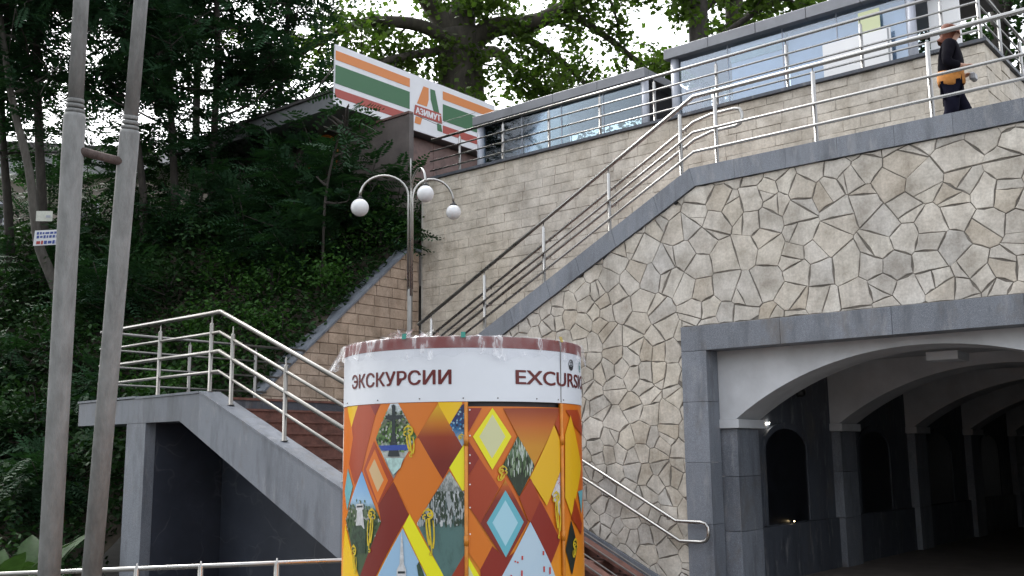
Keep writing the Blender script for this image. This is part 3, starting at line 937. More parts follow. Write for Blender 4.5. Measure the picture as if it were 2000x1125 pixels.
# low street rail at lower left
t_ = railing('street_rail', 'low stainless rail running in front of the landing pillar at street level',
             [(x, y, GZ, z + 0.03, z + 0.05) for x, y, z in ((-7.56, 5.76, 0.665), (-8.08, 5.33, 0.645), (-8.52, 4.97, 0.63), (-9.1, 4.49, 0.61), (-9.6, 4.08, 0.59))],
             [([(-6.6, 6.55, 0.71), (-8.4, 5.07, 0.64), (-11.5, 2.5, 0.52)], 0.021, 'steel')])
MB().tube([(-11.5, 2.62, 0.36), (-8.14, 5.02, 0.52), (-7.35, 5.66, 0.565), (-7.18, 5.78, 0.545), (-7.12, 5.8, 0.45)], 0.015, 10).build('rail', 'steel', t_, True)
KPOLY = [
    ('k_yel', [(-1.019, 1.940), (-0.822, 1.939), (-0.920, 1.791)]),
    ('k_red2', [(-0.822, 1.939), (-0.669, 1.935), (-0.625, 1.855), (-0.758, 1.510), (-0.852, 1.416), (-0.957, 1.551), (-0.888, 1.721), (-0.920, 1.791)]),
    ('k_dred', [(-0.677, 1.935), (-0.577, 1.933), (-0.625, 1.858)]),
    ('p_fount', [(-0.495, 1.939), (-0.432, 1.937), (-0.297, 1.721), (-0.464, 1.456), (-0.617, 1.711)]),
    ('k_org', [(-0.432, 1.937), (-0.160, 1.935), (-0.297, 1.715)]),
    ('k_yel', [(-0.160, 1.935), (-0.008, 1.936), (-0.008, 1.918), (-0.088, 1.788), (-0.139, 1.869)]),
    ('p_blue', [(-0.008, 1.912), (0.011, 1.920), (0.010, 1.682), (-0.009, 1.652), (-0.088, 1.788)]),
    ('k_gradA', [(-0.160, 1.920), (-0.007, 1.652), (-0.128, 1.455), (-0.297, 1.715)]),
    ('k_lime', [(-0.009, 1.647), (0.010, 1.677), (0.010, 1.390), (-0.007, 1.382), (-0.088, 1.524)]),
    ('k_org', [(-0.286, 1.710), (-0.128, 1.450), (-0.294, 1.185), (-0.464, 1.441)]),
    ('k_red2', [(-0.633, 1.695), (-0.464, 1.451), (-0.588, 1.289), (-0.739, 1.511)]),
    ('k_org2', [(-0.624, 1.644), (-0.506, 1.446), (-0.591, 1.304), (-0.711, 1.516)]),
    ('k_peach', [(-0.626, 1.582), (-0.542, 1.450), (-0.593, 1.374), (-0.677, 1.511)]),
    ('p_tower', [(-0.757, 1.505), (-0.558, 1.189), (-0.759, 0.819), (-0.917, 1.061), (-1.003, 1.181)]),
    ('k_gradB', [(-0.464, 1.441), (-0.350, 1.238), (-0.617, 0.830), (-0.778, 0.818), (-0.558, 1.189), (-0.588, 1.289)]),
    ('p_spire', [(-0.392, 1.154), (-0.219, 0.847), (-0.602, 0.831)]),
    ('k_lime', [(-0.344, 1.241), (-0.105, 0.848), (-0.214, 0.847), (-0.389, 1.164)]),
    ('p_rock', [(-0.088, 1.504), (-0.007, 1.380), (0.010, 1.380), (0.009, 1.000), (-0.083, 0.848), (-0.109, 0.848), (-0.294, 1.185)]),
    ('k_red2', [(0.009, 1.005), (0.008, 0.847), (-0.088, 0.848)]),
    ('k_teal', [(-0.973, 1.520), (-0.876, 1.405), (-0.976, 1.245), (-1.050, 1.369)]),
    ('k_yel', [(-1.010, 1.160), (-0.759, 0.819), (-1.085, 0.788), (-1.050, 1.052)]),
    ('k_dred', [(0.030, 1.892), (0.116, 1.892), (0.032, 1.742)]),
    ('k_yelg', [(0.184, 1.893), (0.309, 1.713), (0.181, 1.508), (0.059, 1.714)]),
    ('k_pale', [(0.184, 1.852), (0.268, 1.713), (0.179, 1.578), (0.100, 1.714)]),
    ('k_gradC', [(0.255, 1.890), (0.717, 1.899), (0.716, 1.875), (0.476, 1.532), (0.352, 1.720)]),
    ('p_cact', [(0.354, 1.717), (0.476, 1.527), (0.359, 1.339), (0.245, 1.530)]),
    ('k_yel2', [(0.654, 1.789), (0.714, 1.685), (0.708, 1.487), (0.573, 1.276), (0.437, 1.452)]),
    ('k_red2', [(0.099, 1.581), (0.222, 1.396), (0.103, 1.183), (0.031, 1.291), (0.031, 1.468)]),
    ('k_dred', [(0.032, 1.687), (0.099, 1.581), (0.031, 1.473)]),
    ('k_gradD', [(0.265, 1.445), (0.421, 1.182), (0.261, 0.945), (0.103, 1.183)]),
    ('k_teal2', [(0.265, 1.381), (0.389, 1.184), (0.264, 0.974), (0.143, 1.187)]),
    ('k_sky', [(0.264, 1.321), (0.348, 1.180), (0.262, 1.042), (0.179, 1.186)]),
    ('k_red2', [(0.444, 1.452), (0.518, 1.314), (0.439, 1.182), (0.421, 1.192), (0.359, 1.334)]),
    ('k_dred', [(0.518, 1.314), (0.696, 1.057), (0.601, 0.913), (0.439, 1.182)]),
    ('p_flag', [(0.437, 1.182), (0.601, 0.913), (0.652, 0.810), (0.223, 0.840)]),
    ('k_org', [(0.031, 1.282), (0.178, 1.045), (0.101, 0.907), (0.030, 1.010)]),
    ('k_dred', [(0.178, 1.045), (0.264, 0.964), (0.321, 1.005), (0.223, 0.840), (0.106, 0.845), (0.101, 0.907)]),
    ('k_lime', [(0.030, 0.981), (0.111, 0.844), (0.030, 0.846)]),
    ('k_pale', [(0.030, 0.933), (0.071, 0.846), (0.030, 0.846)]),
    ('p_flow', [(0.708, 1.487), (0.700, 1.199), (0.619, 1.346)]),
    ('k_red2', [(0.713, 1.874), (0.715, 1.717), (0.659, 1.794)]),
    ('k_red2', [(0.786, 1.890), (0.988, 1.897), (1.139, 1.788), (1.125, 1.721), (0.918, 1.783)]),
    ('k_yel2', [(0.853, 1.857), (1.059, 1.513), (0.837, 1.202), (0.759, 1.320), (0.773, 1.728)]),
    ('p_dark', [(0.835, 1.171), (0.929, 0.998), (0.832, 0.822), (0.754, 0.992)]),
    ('k_red2', [(0.893, 1.315), (1.047, 1.137), (1.015, 1.065), (0.836, 1.182)]),
    ('k_teal', [(0.965, 1.354), (1.108, 1.360), (1.037, 1.202)]),
]
KORN = [(-0.354, 1.792, 1.591), (-0.640, 1.272, 0.997), (-0.220, 1.278, 0.991), (-0.012, 1.732, 1.667), (-0.838, 1.035, 0.853), (0.248, 1.535, 1.440), (0.659, 1.365, 1.065), (0.880, 1.054, 0.931), ]
KSHAPE = [
    ('k_ink', [(-0.478, 1.897), (-0.452, 1.896), (-0.454, 1.855), (-0.391, 1.856), (-0.407, 1.834), (-0.449, 1.825), (-0.451, 1.743), (-0.438, 1.682), (-0.416, 1.596), (-0.508, 1.597), (-0.485, 1.683), (-0.476, 1.744), (-0.479, 1.820), (-0.527, 1.837), (-0.532, 1.856), (-0.477, 1.856)]),
    ('k_ink', [(-0.482, 1.918), (-0.465, 1.925), (-0.450, 1.915), (-0.452, 1.896), (-0.478, 1.897)]),
    ('k_poolblue', [(-0.587, 1.666), (-0.339, 1.669), (-0.353, 1.636), (-0.558, 1.633)]),
    ('k_pooledge', [(-0.523, 1.587), (-0.387, 1.586), (-0.410, 1.526), (-0.464, 1.481), (-0.496, 1.526)]),
    ('k_stone', [(-0.817, 1.293), (-0.730, 1.299), (-0.725, 1.263), (-0.740, 1.258), (-0.712, 1.139), (-0.817, 1.154), (-0.803, 1.252), (-0.821, 1.260)]),
    ('k_ink', [(-0.808, 1.283), (-0.737, 1.287), (-0.736, 1.275), (-0.808, 1.270)]),
    ('k_tree', [(-0.867, 1.152), (-0.749, 1.162), (-0.697, 1.124), (-0.700, 0.989), (-0.825, 0.985), (-0.889, 1.063)]),
    ('k_stone', [(-0.403, 1.085), (-0.397, 1.146), (-0.389, 1.085), (-0.379, 0.939), (-0.364, 0.906), (-0.365, 0.843), (-0.432, 0.841), (-0.430, 0.904), (-0.410, 0.938)]),
    ('k_ink', [(-0.423, 0.894), (-0.372, 0.896), (-0.372, 0.882), (-0.423, 0.880)]),
    ('k_tree', [(-0.293, 0.932), (-0.277, 0.957), (-0.250, 0.894), (-0.234, 0.847), (-0.276, 0.846)]),
    ('k_flagred', [(0.369, 0.978), (0.381, 0.978), (0.380, 0.953), (0.369, 0.954)]),
    ('k_flagred', [(0.530, 0.998), (0.543, 0.997), (0.543, 0.972), (0.529, 0.973)]),
    ('k_flagred', [(0.533, 0.904), (0.547, 0.903), (0.546, 0.868), (0.533, 0.869)]),
    ('k_flagred', [(0.583, 0.895), (0.598, 0.894), (0.597, 0.852), (0.582, 0.853)]),
    ('k_flagred', [(0.365, 0.891), (0.376, 0.890), (0.376, 0.856), (0.364, 0.857)]),
    ('k_flagred', [(0.320, 0.951), (0.331, 0.951), (0.331, 0.941), (0.320, 0.942)]),
    ('k_flagred', [(0.337, 0.946), (0.348, 0.945), (0.348, 0.935), (0.337, 0.936)]),
    ('k_flagred', [(0.292, 0.868), (0.303, 0.867), (0.303, 0.846), (0.292, 0.846)]),
]

# ================================================================== KIOSK
KC = (-4.917, 5.332); KR = 0.835; KT = -0.8259
def kpt(s, z, off=0.0):
    a = KT + s / KR
    return (KC[0] + (KR + off) * math.cos(a), KC[1] + (KR + off) * math.sin(a), z)

def kz(name, a, b, z0=1.0, z1=1.9): return m_grad(name, [(0.0, a), (1.0, b)], z0, z1)
M.update(
    k_body=m_grad('kiosk_orange_print', [(0.0, (0.72, 0.26, 0.012)), (0.5, (0.62, 0.13, 0.010)), (1.0, (0.66, 0.17, 0.010))], 0.9, 1.9, noise_amt=0.5, nscale=2.0),
    k_yel=simple('print_yellow', (0.80, 0.50, 0.012), 0.3), k_yel2=kz('print_ochre', (0.70, 0.44, 0.01), (0.78, 0.42, 0.012)),
    k_lime=simple('print_lime', (0.78, 0.74, 0.012), 0.3), k_yelg=simple('print_bright_yellow', (0.78, 0.72, 0.012), 0.3),
    k_pale=simple('print_pale_yellow', (0.60, 0.60, 0.34), 0.3), k_peach=simple('print_peach', (0.60, 0.42, 0.22), 0.3),
    k_org=simple('print_orange', (0.62, 0.165, 0.012), 0.3), k_org2=simple('print_red_orange', (0.66, 0.16, 0.012), 0.3),
    k_red2=kz('print_red_brown', (0.30, 0.035, 0.008), (0.40, 0.055, 0.010)), k_dred=simple('print_dark_red', (0.24, 0.020, 0.010), 0.3),
    k_gradA=m_grad('print_fade_one', [(0.0, (0.16, 0.015, 0.008)), (0.45, (0.26, 0.035, 0.01)), (0.7, (0.5, 0.16, 0.012)), (1.0, (0.62, 0.36, 0.015))], 1.56, 1.9),
    k_gradB=m_grad('print_fade_two', [(0.0, (0.18, 0.016, 0.01)), (0.6, (0.20, 0.022, 0.01)), (1.0, (0.34, 0.05, 0.015))], 1.2, 1.55),
    k_gradC=m_grad('print_fade_three', [(0.0, (0.55, 0.24, 0.015)), (0.55, (0.48, 0.12, 0.014)), (1.0, (0.24, 0.03, 0.01))], 1.65, 1.9),
    k_gradD=m_grad('print_fade_four', [(0.0, (0.2, 0.02, 0.01)), (0.3, (0.42, 0.08, 0.012)), (0.6, (0.6, 0.4, 0.012)), (1.0, (0.62, 0.55, 0.015))], 1.32, 1.6),
    k_teal=simple('print_teal', (0.16, 0.42, 0.46), 0.3), k_teal2=simple('print_turquoise', (0.13, 0.42, 0.50), 0.3), k_sky=simple('print_light_blue', (0.36, 0.60, 0.70), 0.3),
    k_ink=simple('print_ink', (0.025, 0.035, 0.04), 0.3), k_poolblue=simple('print_pool_blue', (0.03, 0.07, 0.32), 0.3),
    k_pooledge=simple('print_water', (0.40, 0.58, 0.55), 0.3, var=0.25, scale=30), k_stone=simple('print_pale_stone', (0.52, 0.53, 0.54), 0.3, var=0.2, scale=40),
    k_tree=simple('print_tree', (0.03, 0.06, 0.035), 0.3, var=0.6, scale=40), k_flagred=simple('print_flag_red', (0.5, 0.06, 0.05), 0.3),
    k_gold=simple('print_gold', (0.60, 0.44, 0.02), 0.3, var=0.2, scale=40),
    p_fount=m_grad('print_fountain_garden', [(0.0, (0.2, 0.2, 0.2)), (0.22, (0.5, 0.55, 0.52)), (0.4, (0.05, 0.13, 0.03)), (0.55, (0.12, 0.22, 0.06)), (0.72, (0.10, 0.11, 0.08)), (0.86, (0.3, 0.36, 0.33)), (1.0, (0.6, 0.66, 0.7))], 1.55, 1.92, noise_amt=0.5, nscale=48),
    p_blue=m_grad('print_grotto', [(0.0, (0.3, 0.4, 0.5)), (0.3, (0.02, 0.12, 0.28)), (0.55, (0.015, 0.03, 0.13)), (1.0, (0.02, 0.02, 0.09))], 1.70, 1.9, noise_amt=0.4, nscale=24),
    p_tower=m_grad('print_tower_sky', [(0.0, (0.05, 0.09, 0.04)), (0.18, (0.1, 0.14, 0.08)), (0.3, (0.30, 0.48, 0.66)), (0.6, (0.17, 0.38, 0.66)), (1.0, (0.08, 0.25, 0.58))], 1.18, 1.62, noise_amt=0.12, nscale=10),
    p_spire=m_grad('print_spire_sky', [(0.0, (0.30, 0.48, 0.66)), (1.0, (0.10, 0.28, 0.60))], 1.1, 1.35),
    p_rock=m_grad('print_rocks', [(0.0, (0.08, 0.16, 0.15)), (0.16, (0.06, 0.12, 0.11)), (0.3, (0.10, 0.13, 0.13)), (0.45, (0.42, 0.45, 0.46)), (0.55, (0.12, 0.14, 0.13)), (0.68, (0.44, 0.46, 0.45)), (0.8, (0.07, 0.13, 0.02)), (1.0, (0.2, 0.27, 0.06))], 1.12, 1.6, noise_amt=1.1, nscale=16, vs_=(1, 1, 0.4)),
    p_cact=m_grad('print_cactus_grove', [(0.0, (0.02, 0.03, 0.015)), (0.35, (0.05, 0.09, 0.04)), (0.5, (0.12, 0.2, 0.11)), (0.62, (0.02, 0.035, 0.015)), (0.78, (0.28, 0.36, 0.28)), (1.0, (0.04, 0.06, 0.03))], 1.50, 1.76, noise_amt=1.0, nscale=32, vs_=(1, 1, 0.2)),
    p_flag=m_grad('print_flag_sky', [(0.0, (0.45, 0.58, 0.68)), (0.5, (0.26, 0.45, 0.64)), (1.0, (0.11, 0.28, 0.58))], 1.12, 1.36, noise_amt=0.4, nscale=7),
    p_flow=m_grad('print_flowers', [(0.0, (0.6, 0.58, 0.58)), (0.5, (0.3, 0.06, 0.08)), (1.0, (0.65, 0.63, 0.62))], 1.40, 1.65, noise_amt=1.2, nscale=45),
    p_dark=m_grad('print_waterfall', [(0.0, (0.015, 0.02, 0.015)), (0.5, (0.03, 0.035, 0.03)), (0.7, (0.35, 0.36, 0.36)), (1.0, (0.02, 0.025, 0.02))], 1.15, 1.42, noise_amt=0.8, nscale=22),
)

kk = thing('kiosk', (KC[0], KC[1], GZ), 'round excursion ticket kiosk wrapped in orange diamond posters with white lettered band', 'kiosk')
def kband(name, mat, r, z0, z1, a0=0.0, a1=2 * math.pi, n=96, parent=kk, th=0.02):
    mb = MB()
    full = a1 - a0 > 6.2
    n_ = max(3, int(n * (a1 - a0) / (2 * math.pi)))
    cols = n_ if full else n_ + 1
    for i in range(cols):
        a = a0 + (a1 - a0) * i / n_
        for rr, z in ((r, z0), (r, z1), (r - th, z1), (r - th, z0)):
            mb.v.append((KC[0] + rr * math.cos(a), KC[1] + rr * math.sin(a), z))
    for i in range(n_):
        j = (i + 1) % cols
        for k in range(4):
            k2 = (k + 1) % 4
            mb.f.append((i * 4 + k, j * 4 + k, j * 4 + k2, i * 4 + k2))
    if not full:
        mb.f.append((0, 1, 2, 3)); e = n_ * 4; mb.f.append((e + 3, e + 2, e + 1, e))
    o = mb.build(name, mat, parent)
    o.data.polygons.foreach_set('use_smooth', [True] * len(o.data.polygons))
    try:
        o.data.set_sharp_from_angle(angle=R(40))
    except Exception:
        pass
    return o
sA, sB = 0.017, 0.725                                     # hinge posts (arc positions)
aA, aB = KT + sA / KR, KT + sB / KR
kband('inner_drum', 'int_dark', KR - 0.03, GZ, 2.25, th=0.03)
kband('wall_panel', 'k_body', KR, GZ, 1.932, aB + 0.008, aA - 0.008 + 2 * math.pi)
door = kband('door', 'k_body', KR - 0.003, GZ + 0.05, 1.902, aA + 0.01, aB - 0.01)
kband('sign_band', 'k_white', KR + 0.004, 1.934, 2.272)
kband('rim', 'k_rim', KR + 0.006, 2.273, 2.345)
tp = MB().lathe([(KR - 0.02, 2.30), (KR - 0.02, 2.32), (0.4, 2.36), (0.01, 2.37)], KC[0], KC[1], 64).build('roof', 'k_rim', kk, True)
for s_ in (sA, sB):
    a = KT + s_ / KR
    px_, py_ = KC[0] + (KR + 0.008) * math.cos(a), KC[1] + (KR + 0.008) * math.sin(a)
    po = MB().lathe([(0.012, GZ), (0.012, 1.93)], px_, py_, 10).build('hinge_post', 'k_post', kk, True)
    for z in (0.35, 1.05, 1.66):
        MB().lathe([(0.015, z), (0.015, z + 0.06)], px_, py_, 10).build('hinge', 'k_post', po, True)
# seam of the band and small screws
MB().tube([kpt(0.731, 1.936, 0.005), kpt(0.731, 2.343, 0.008)], 0.003, 6).build('band_seam', 'steel_dull', kk)
for s_ in (-1.0, -0.6, -0.28, 0.0, 0.22, 0.5, 0.70, 0.76):
    MB().sphere(kpt(s_, 1.955, 0.005), 0.005, 8, 4).build('screw', 'steel_dull', kk)
for z in (1.88, 1.72, 1.6, 1.55, 1.42, 1.28, 1.12):
    MB().sphere(kpt(0.04, z, 0.002), 0.006, 8, 4).build('screw', 'white_board', door)

def kpatch(name, mat, bm, off, parent):
    """bend a flat (s, z) bmesh round the drum"""
    smin = min(v.co.x for v in bm.verts); smax = max(v.co.x for v in bm.verts)
    k = math.ceil(smin / 0.025)
    while k * 0.025 < smax:
        bmesh.ops.bisect_plane(bm, geom=bm.verts[:] + bm.edges[:] + bm.faces[:], plane_co=(k * 0.025, 0, 0), plane_no=(1, 0, 0))
        k += 1
    for v in bm.verts: v.co = Vector(kpt(v.co.x, v.co.y, off))
    me = bpy.data.meshes.new(name)
    bm.to_mesh(me); bm.free()
    return mkobj(name, me, mat, parent)

def kpoly(name, mat, pts, off, parent):
    bm = bmesh.new()
    vs_ = [bm.verts.new((p[0], p[1], 0)) for p in pts]
    f = bm.faces.new(vs_)
    f.normal_update()
    if f.normal.z < 0: f.normal_flip()
    return kpatch(name, mat, bm, off, parent)

KPOLY = [(m_, [(a, min(b, 1.930)) for a, b in pts]) for m_, pts in KPOLY]
for i, (m_, pts) in enumerate(KPOLY):
    par = door if (min(p[0] for p in pts) > 0.02 and max(p[0] for p in pts) < 0.73) else kk
    kpoly('picture' if m_.startswith('p_') else 'poster_diamond', m_, pts, 0.0012 + 0.0001 * i, par)
# printed photographs: scattered patches of leaf, rock and light inside each picture
PH = dict(p_fount=([(0.03, 0.08, 0.02), (0.16, 0.27, 0.07), (0.02, 0.03, 0.02), (0.35, 0.38, 0.34)], 0.009, 0.011, 70, 1.62, 1.88),
          p_rock=([(0.5, 0.52, 0.53), (0.05, 0.06, 0.05), (0.33, 0.36, 0.37), (0.03, 0.05, 0.03)], 0.007, 0.026, 110, 1.18, 1.47),
          p_rock2=([(0.10, 0.2, 0.03), (0.22, 0.33, 0.07), (0.03, 0.06, 0.015)], 0.009, 0.011, 60, 1.43, 1.6),
          p_cact=([(0.015, 0.02, 0.01), (0.25, 0.33, 0.2), (0.07, 0.13, 0.05), (0.5, 0.55, 0.5)], 0.004, 0.03, 70, 1.48, 1.76),
          p_tower=([(0.02, 0.05, 0.02), (0.08, 0.14, 0.04), (0.4, 0.4, 0.38)], 0.009, 0.012, 45, 1.1, 1.33),
          p_blue=([(0.02, 0.2, 0.42), (0.01, 0.015, 0.06), (0.25, 0.4, 0.5)], 0.007, 0.008, 22, 1.7, 1.9),
          p_dark=([(0.4, 0.4, 0.4), (0.01, 0.012, 0.01)], 0.005, 0.02, 22, 1.15, 1.42),
          p_flow=([(0.5, 0.05, 0.08), (0.7, 0.66, 0.66)], 0.005, 0.006, 24, 1.4, 1.65))
rp = random.Random(77)
for key, (cols_, rw, rh, cnt, zlo, zhi) in PH.items():
    base_ = key.rstrip('2')
    for m_, pts in KPOLY:
        if m_ != base_: continue
        if sum(pts[i_][0] * pts[(i_ + 1) % len(pts)][1] - pts[(i_ + 1) % len(pts)][0] * pts[i_][1] for i_ in range(len(pts))) < 0: pts = pts[::-1]
        s_lo, s_hi = min(p_[0] for p_ in pts), max(p_[0] for p_ in pts)
        for ci, col_ in enumerate(cols_):
            bm = bmesh.new()
            for _ in range(cnt):
                cs_, cz_ = rp.uniform(s_lo, s_hi), rp.uniform(zlo, zhi)
                blob = [(cs_ + rw * rp.uniform(0.4, 1.2) * math.cos(a_), cz_ + rh * rp.uniform(0.4, 1.2) * math.sin(a_)) for a_ in (0.2, 1.2, 2.3, 3.3, 4.3, 5.4)]
                for i_ in range(len(pts)):
                    (a_, b_), (c_, d_) = pts[i_], pts[(i_ + 1) % len(pts)]
                    blob = clip(blob, d_ - b_, a_ - c_, (d_ - b_) * a_ + (a_ - c_) * b_)
                    if len(blob) < 3: break
                if len(blob) >= 3 and area(blob) > 1e-6:
                    try: bm.faces.new([bm.verts.new((u_, v_, 0)) for u_, v_ in blob])
                    except ValueError: pass
            if len(bm.faces): tag(kpatch('printed_texture', simple('print_' + key + str(ci), col_, 0.3), bm, 0.0058 + 0.00004 * ci, kk), kind='stuff')
            else: bm.free()
for i, (m_, pts) in enumerate(KSHAPE):
    kpoly('printed_motif', m_, pts, 0.0060 + 0.00008 * i, kk)
# gold scroll ornaments
for (s0, zt, zb) in KORN:
    H = zt - zb
    bm = bmesh.new()
    def ribbon(pts, w0, w1):
        prev = None
        for i, (a, b) in enumerate(pts):
            t = i / (len(pts) - 1)
            w = (w0 + (w1 - w0) * t) * 0.5
            a2, b2 = pts[min(i + 1, len(pts) - 1)]; a1, b1 = pts[max(i - 1, 0)]
            dx, dy = a2 - a1, b2 - b1
            l = math.hypot(dx, dy) + 1e-9
            c = [bm.verts.new((a - dy / l * w, b + dx / l * w, 0)), bm.verts.new((a + dy / l * w, b - dx / l * w, 0))]
            if prev: bm.faces.new((prev[0], prev[1], c[1], c[0]))
            prev = c
    def arc(cx, cz, r0, r1, a0, a1, n=16):
        return [(cx + (r0 + (r1 - r0) * q / n) * math.cos(a0 + (a1 - a0) * q / n), cz + (r0 + (r1 - r0) * q / n) * math.sin(a0 + (a1 - a0) * q / n)) for q in range(n + 1)]
    S_ = min(0.078, H * 0.68)
    sg_ = -1 if KORN.index((s0, zt, zb)) % 2 else 1
    mir = lambda pts: [(s0 + sg_ * (a_ - s0), b_) for a_, b_ in pts]
    ribbon(mir(arc(s0, zt - 0.10 * S_, 0.07 * S_, 0.07 * S_, 0, 6.28)), 0.12 * S_, 0.12 * S_)
    ribbon(mir(arc(s0 + 0.02 * S_, zt - 0.50 * S_, 0.44 * S_, 0.30 * S_, 3.0, -1.1)), 0.08 * S_, 0.22 * S_)
    ribbon(mir(arc(s0 + 0.10 * S_, zt - 0.52 * S_, 0.14 * S_, 0.10 * S_, 0.4, 5.4)), 0.16 * S_, 0.10 * S_)
    ribbon(mir(arc(s0 - 0.26 * S_, zt - 0.72 * S_, 0.20 * S_, 0.10 * S_, 1.2, 4.9)), 0.14 * S_, 0.08 * S_)
    if H > 0.09:
        H2 = H - S_ * 0.8
        n = 12
        ribbon(mir([(s0 + S_ * (0.05 + 0.28 * q / n), zt - S_ * 0.75 - H2 * 0.95 * q / n) for q in range(n + 1)]), 0.22 * S_, 0.08 * S_)
        ribbon(mir([(s0 - S_ * (0.15 - 0.30 * (q / n) ** 2), zt - S_ * 0.85 - H2 * 0.7 * q / n) for q in range(n + 1)]), 0.10 * S_, 0.22 * S_)
        ribbon(mir([(s0 + S_ * (0.40 + 0.10 * math.sin(q / n * 3.1)), zt - S_ * 0.95 - H2 * 0.75 * q / n) for q in range(n + 1)]), 0.08 * S_, 0.16 * S_)
        ribbon(mir(arc(s0 + 0.26 * S_, zb + 0.14 * S_, 0.14 * S_, 0.10 * S_, 1.0, 5.8)), 0.10 * S_, 0.08 * S_)
    kpatch('gold_scroll', 'k_gold', bm, 0.0080 + 0.0003 * (KORN.index((s0, zt, zb))), kk)

def text_bm(txt, height, width=None, bold=0.0):
    """letters as a flat bmesh with x from 0 to width, y from 0 to height (capitals)"""
    cu = bpy.data.curves.new('lettering', 'FONT')
    cu.body = txt
    cu.size = 1.0
    cu.offset = bold
    cu.resolution_u = 4
    ob = bpy.data.objects.new('lettering_tmp', cu)
    COL.objects.link(ob)
    bpy.context.view_layer.update()
    dg = bpy.context.evaluated_depsgraph_get()
    me = bpy.data.meshes.new_from_object(ob.evaluated_get(dg))
    bpy.data.objects.remove(ob)
    bm = bmesh.new(); bm.from_mesh(me)
    bpy.data.meshes.remove(me)
    x0 = min(v.co.x for v in bm.verts); x1 = max(v.co.x for v in bm.verts)
    y0 = min(v.co.y for v in bm.verts); y1 = max(v.co.y for v in bm.verts)
    sy = height / (y1 - y0); sx = (width / (x1 - x0)) if width else sy
    for v in bm.verts: v.co = Vector(((v.co.x - x0) * sx, (v.co.y - y0) * sy, 0))
    return bm

def put_text(txt, s0, s1, z0, h, bold=0.012):
    for i, (ds, dz) in enumerate(((0, 0), (-0.0035, 0.0015), (0.0035, -0.0015), (-0.0018, -0.0015), (0.0018, 0.0015))):   # a heavy weight, drawn as close strokes
        bm = text_bm(txt, h, s1 - s0, 0.0)
        for v in bm.verts: v.co.x += s0 + ds; v.co.y += z0 + dz
        kpatch('lettering', 'k_text', bm, 0.0062 + 0.0003 * i, kk)
put_text('ЭКСКУРСИИ', -0.905, -0.077, 2.043, 0.092)
put_text('EXCURSIONS', 0.344, 1.41, 2.045, 0.090)
def ring(bm, cs, cz, r0, r1, a0=0, a1=2 * math.pi, n=24, sx=1.0):
    prev = None
    for k in range(n + 1):
        a = a0 + (a1 - a0) * k / n
        c = [bm.verts.new((cs + sx * r0 * math.cos(a), cz + r0 * math.sin(a), 0)), bm.verts.new((cs + sx * r1 * math.cos(a), cz + r1 * math.sin(a), 0))]
        if prev: bm.faces.new((prev[0], c[0], c[1], prev[1])) if r0 > r1 else bm.faces.new((prev[0], prev[1], c[1], c[0]))
        prev = c
bm = bmesh.new()
cz = 2.195; cs = 0.875
ring(bm, cs, cz, 0.030, 0.038); ring(bm, cs, cz, 0.012, 0.030, math.pi * 1.05, math.pi * 1.95); ring(bm, cs, cz + 0.008, 0.008, 0.014); ring(bm, cs + 0.008, cz + 0.004, 0.018, 0.024, -1.2, 1.6)
kpatch('emblem', 'k_black', bm, 0.0064, kk)
bm = bmesh.new()
cs = 1.08
ring(bm, cs, cz, 0.028, 0.036); ring(bm, cs, cz - 0.005, 0.004, 0.018)
kpatch('emblem', 'teal', bm, 0.0064, kk)

# clear plastic film tied over the roof
fm = MB()
nA, nB = 220, 9
rf = random.Random(21)
hem = []
for i in range(nA):
    a = 2 * math.pi * i / nA
    hem.append(0.13 + 0.05 * pnoise(Vector((math.cos(a) * 3, math.sin(a) * 3, 1))) + 0.04 * pnoise(Vector((math.cos(a) * 11, math.sin(a) * 11, 4))))
for j in range(nB):
    t = j / (nB - 1)
    for i in range(nA):
        a = 2 * math.pi * i / nA
        fold = pnoise(Vector((math.cos(a) * 9, math.sin(a) * 9, t * 1.1)))
        fold2 = pnoise(Vector((math.cos(a) * 26, math.sin(a) * 26, t * 1.6 + 7)))
        if t < 0.3:
            rr = KR + 0.02 - 0.22 * (0.3 - t) / 0.3
            z = 2.355 + 0.010 * fold + 0.006 * fold2
        else:
            u = (t - 0.3) / 0.7
            rr = KR + 0.024 + u * (0.012 + 0.02 * max(0, fold)) + u * 0.012 * fold2
            z = 2.358 - u * hem[i]
        # the loose flap that stands off at the left
        da = ((a - (KT - 1.52)) + math.pi) % (2 * math.pi) - math.pi
        fl = math.exp(-(da / 0.16) ** 2)
        if t > 0.3: rr += 0.075 * fl * (t - 0.3) / 0.7; z -= 0.05 * fl * (t - 0.3) / 0.7
        fm.v.append((KC[0] + rr * math.cos(a), KC[1] + rr * math.sin(a), z))
for j in range(nB - 1):
    for i in range(nA):
        i2 = (i + 1) % nA
        fm.f.append((j * nA + i, j * nA + i2, (j + 1) * nA + i2, (j + 1) * nA + i))
fo = fm.build('plastic_film', 'film', smooth=True)
tag(fo, 'clear crumpled plastic film draped over the top rim of the kiosk', 'plastic film')
bu = MB()                                                  # bunched film behind the rim
for k in range(26):
    s_ = -0.62 + 0.36 * rf.random(); zz = 2.355
    p0 = Vector(kpt(s_, zz, -0.05 - 0.2 * rf.random()))
    p1 = p0 + Vector((rf.uniform(-.09, .09), rf.uniform(-.09, .09), rf.uniform(0.02, 0.075)))
    p2 = p0 + Vector((rf.uniform(-.16, .16), rf.uniform(-.16, .16), rf.uniform(-0.01, 0.02)))
    bu.add([p0, p1, p2], [(0, 1, 2)])
bu.build('film_bunch', 'film', fo)
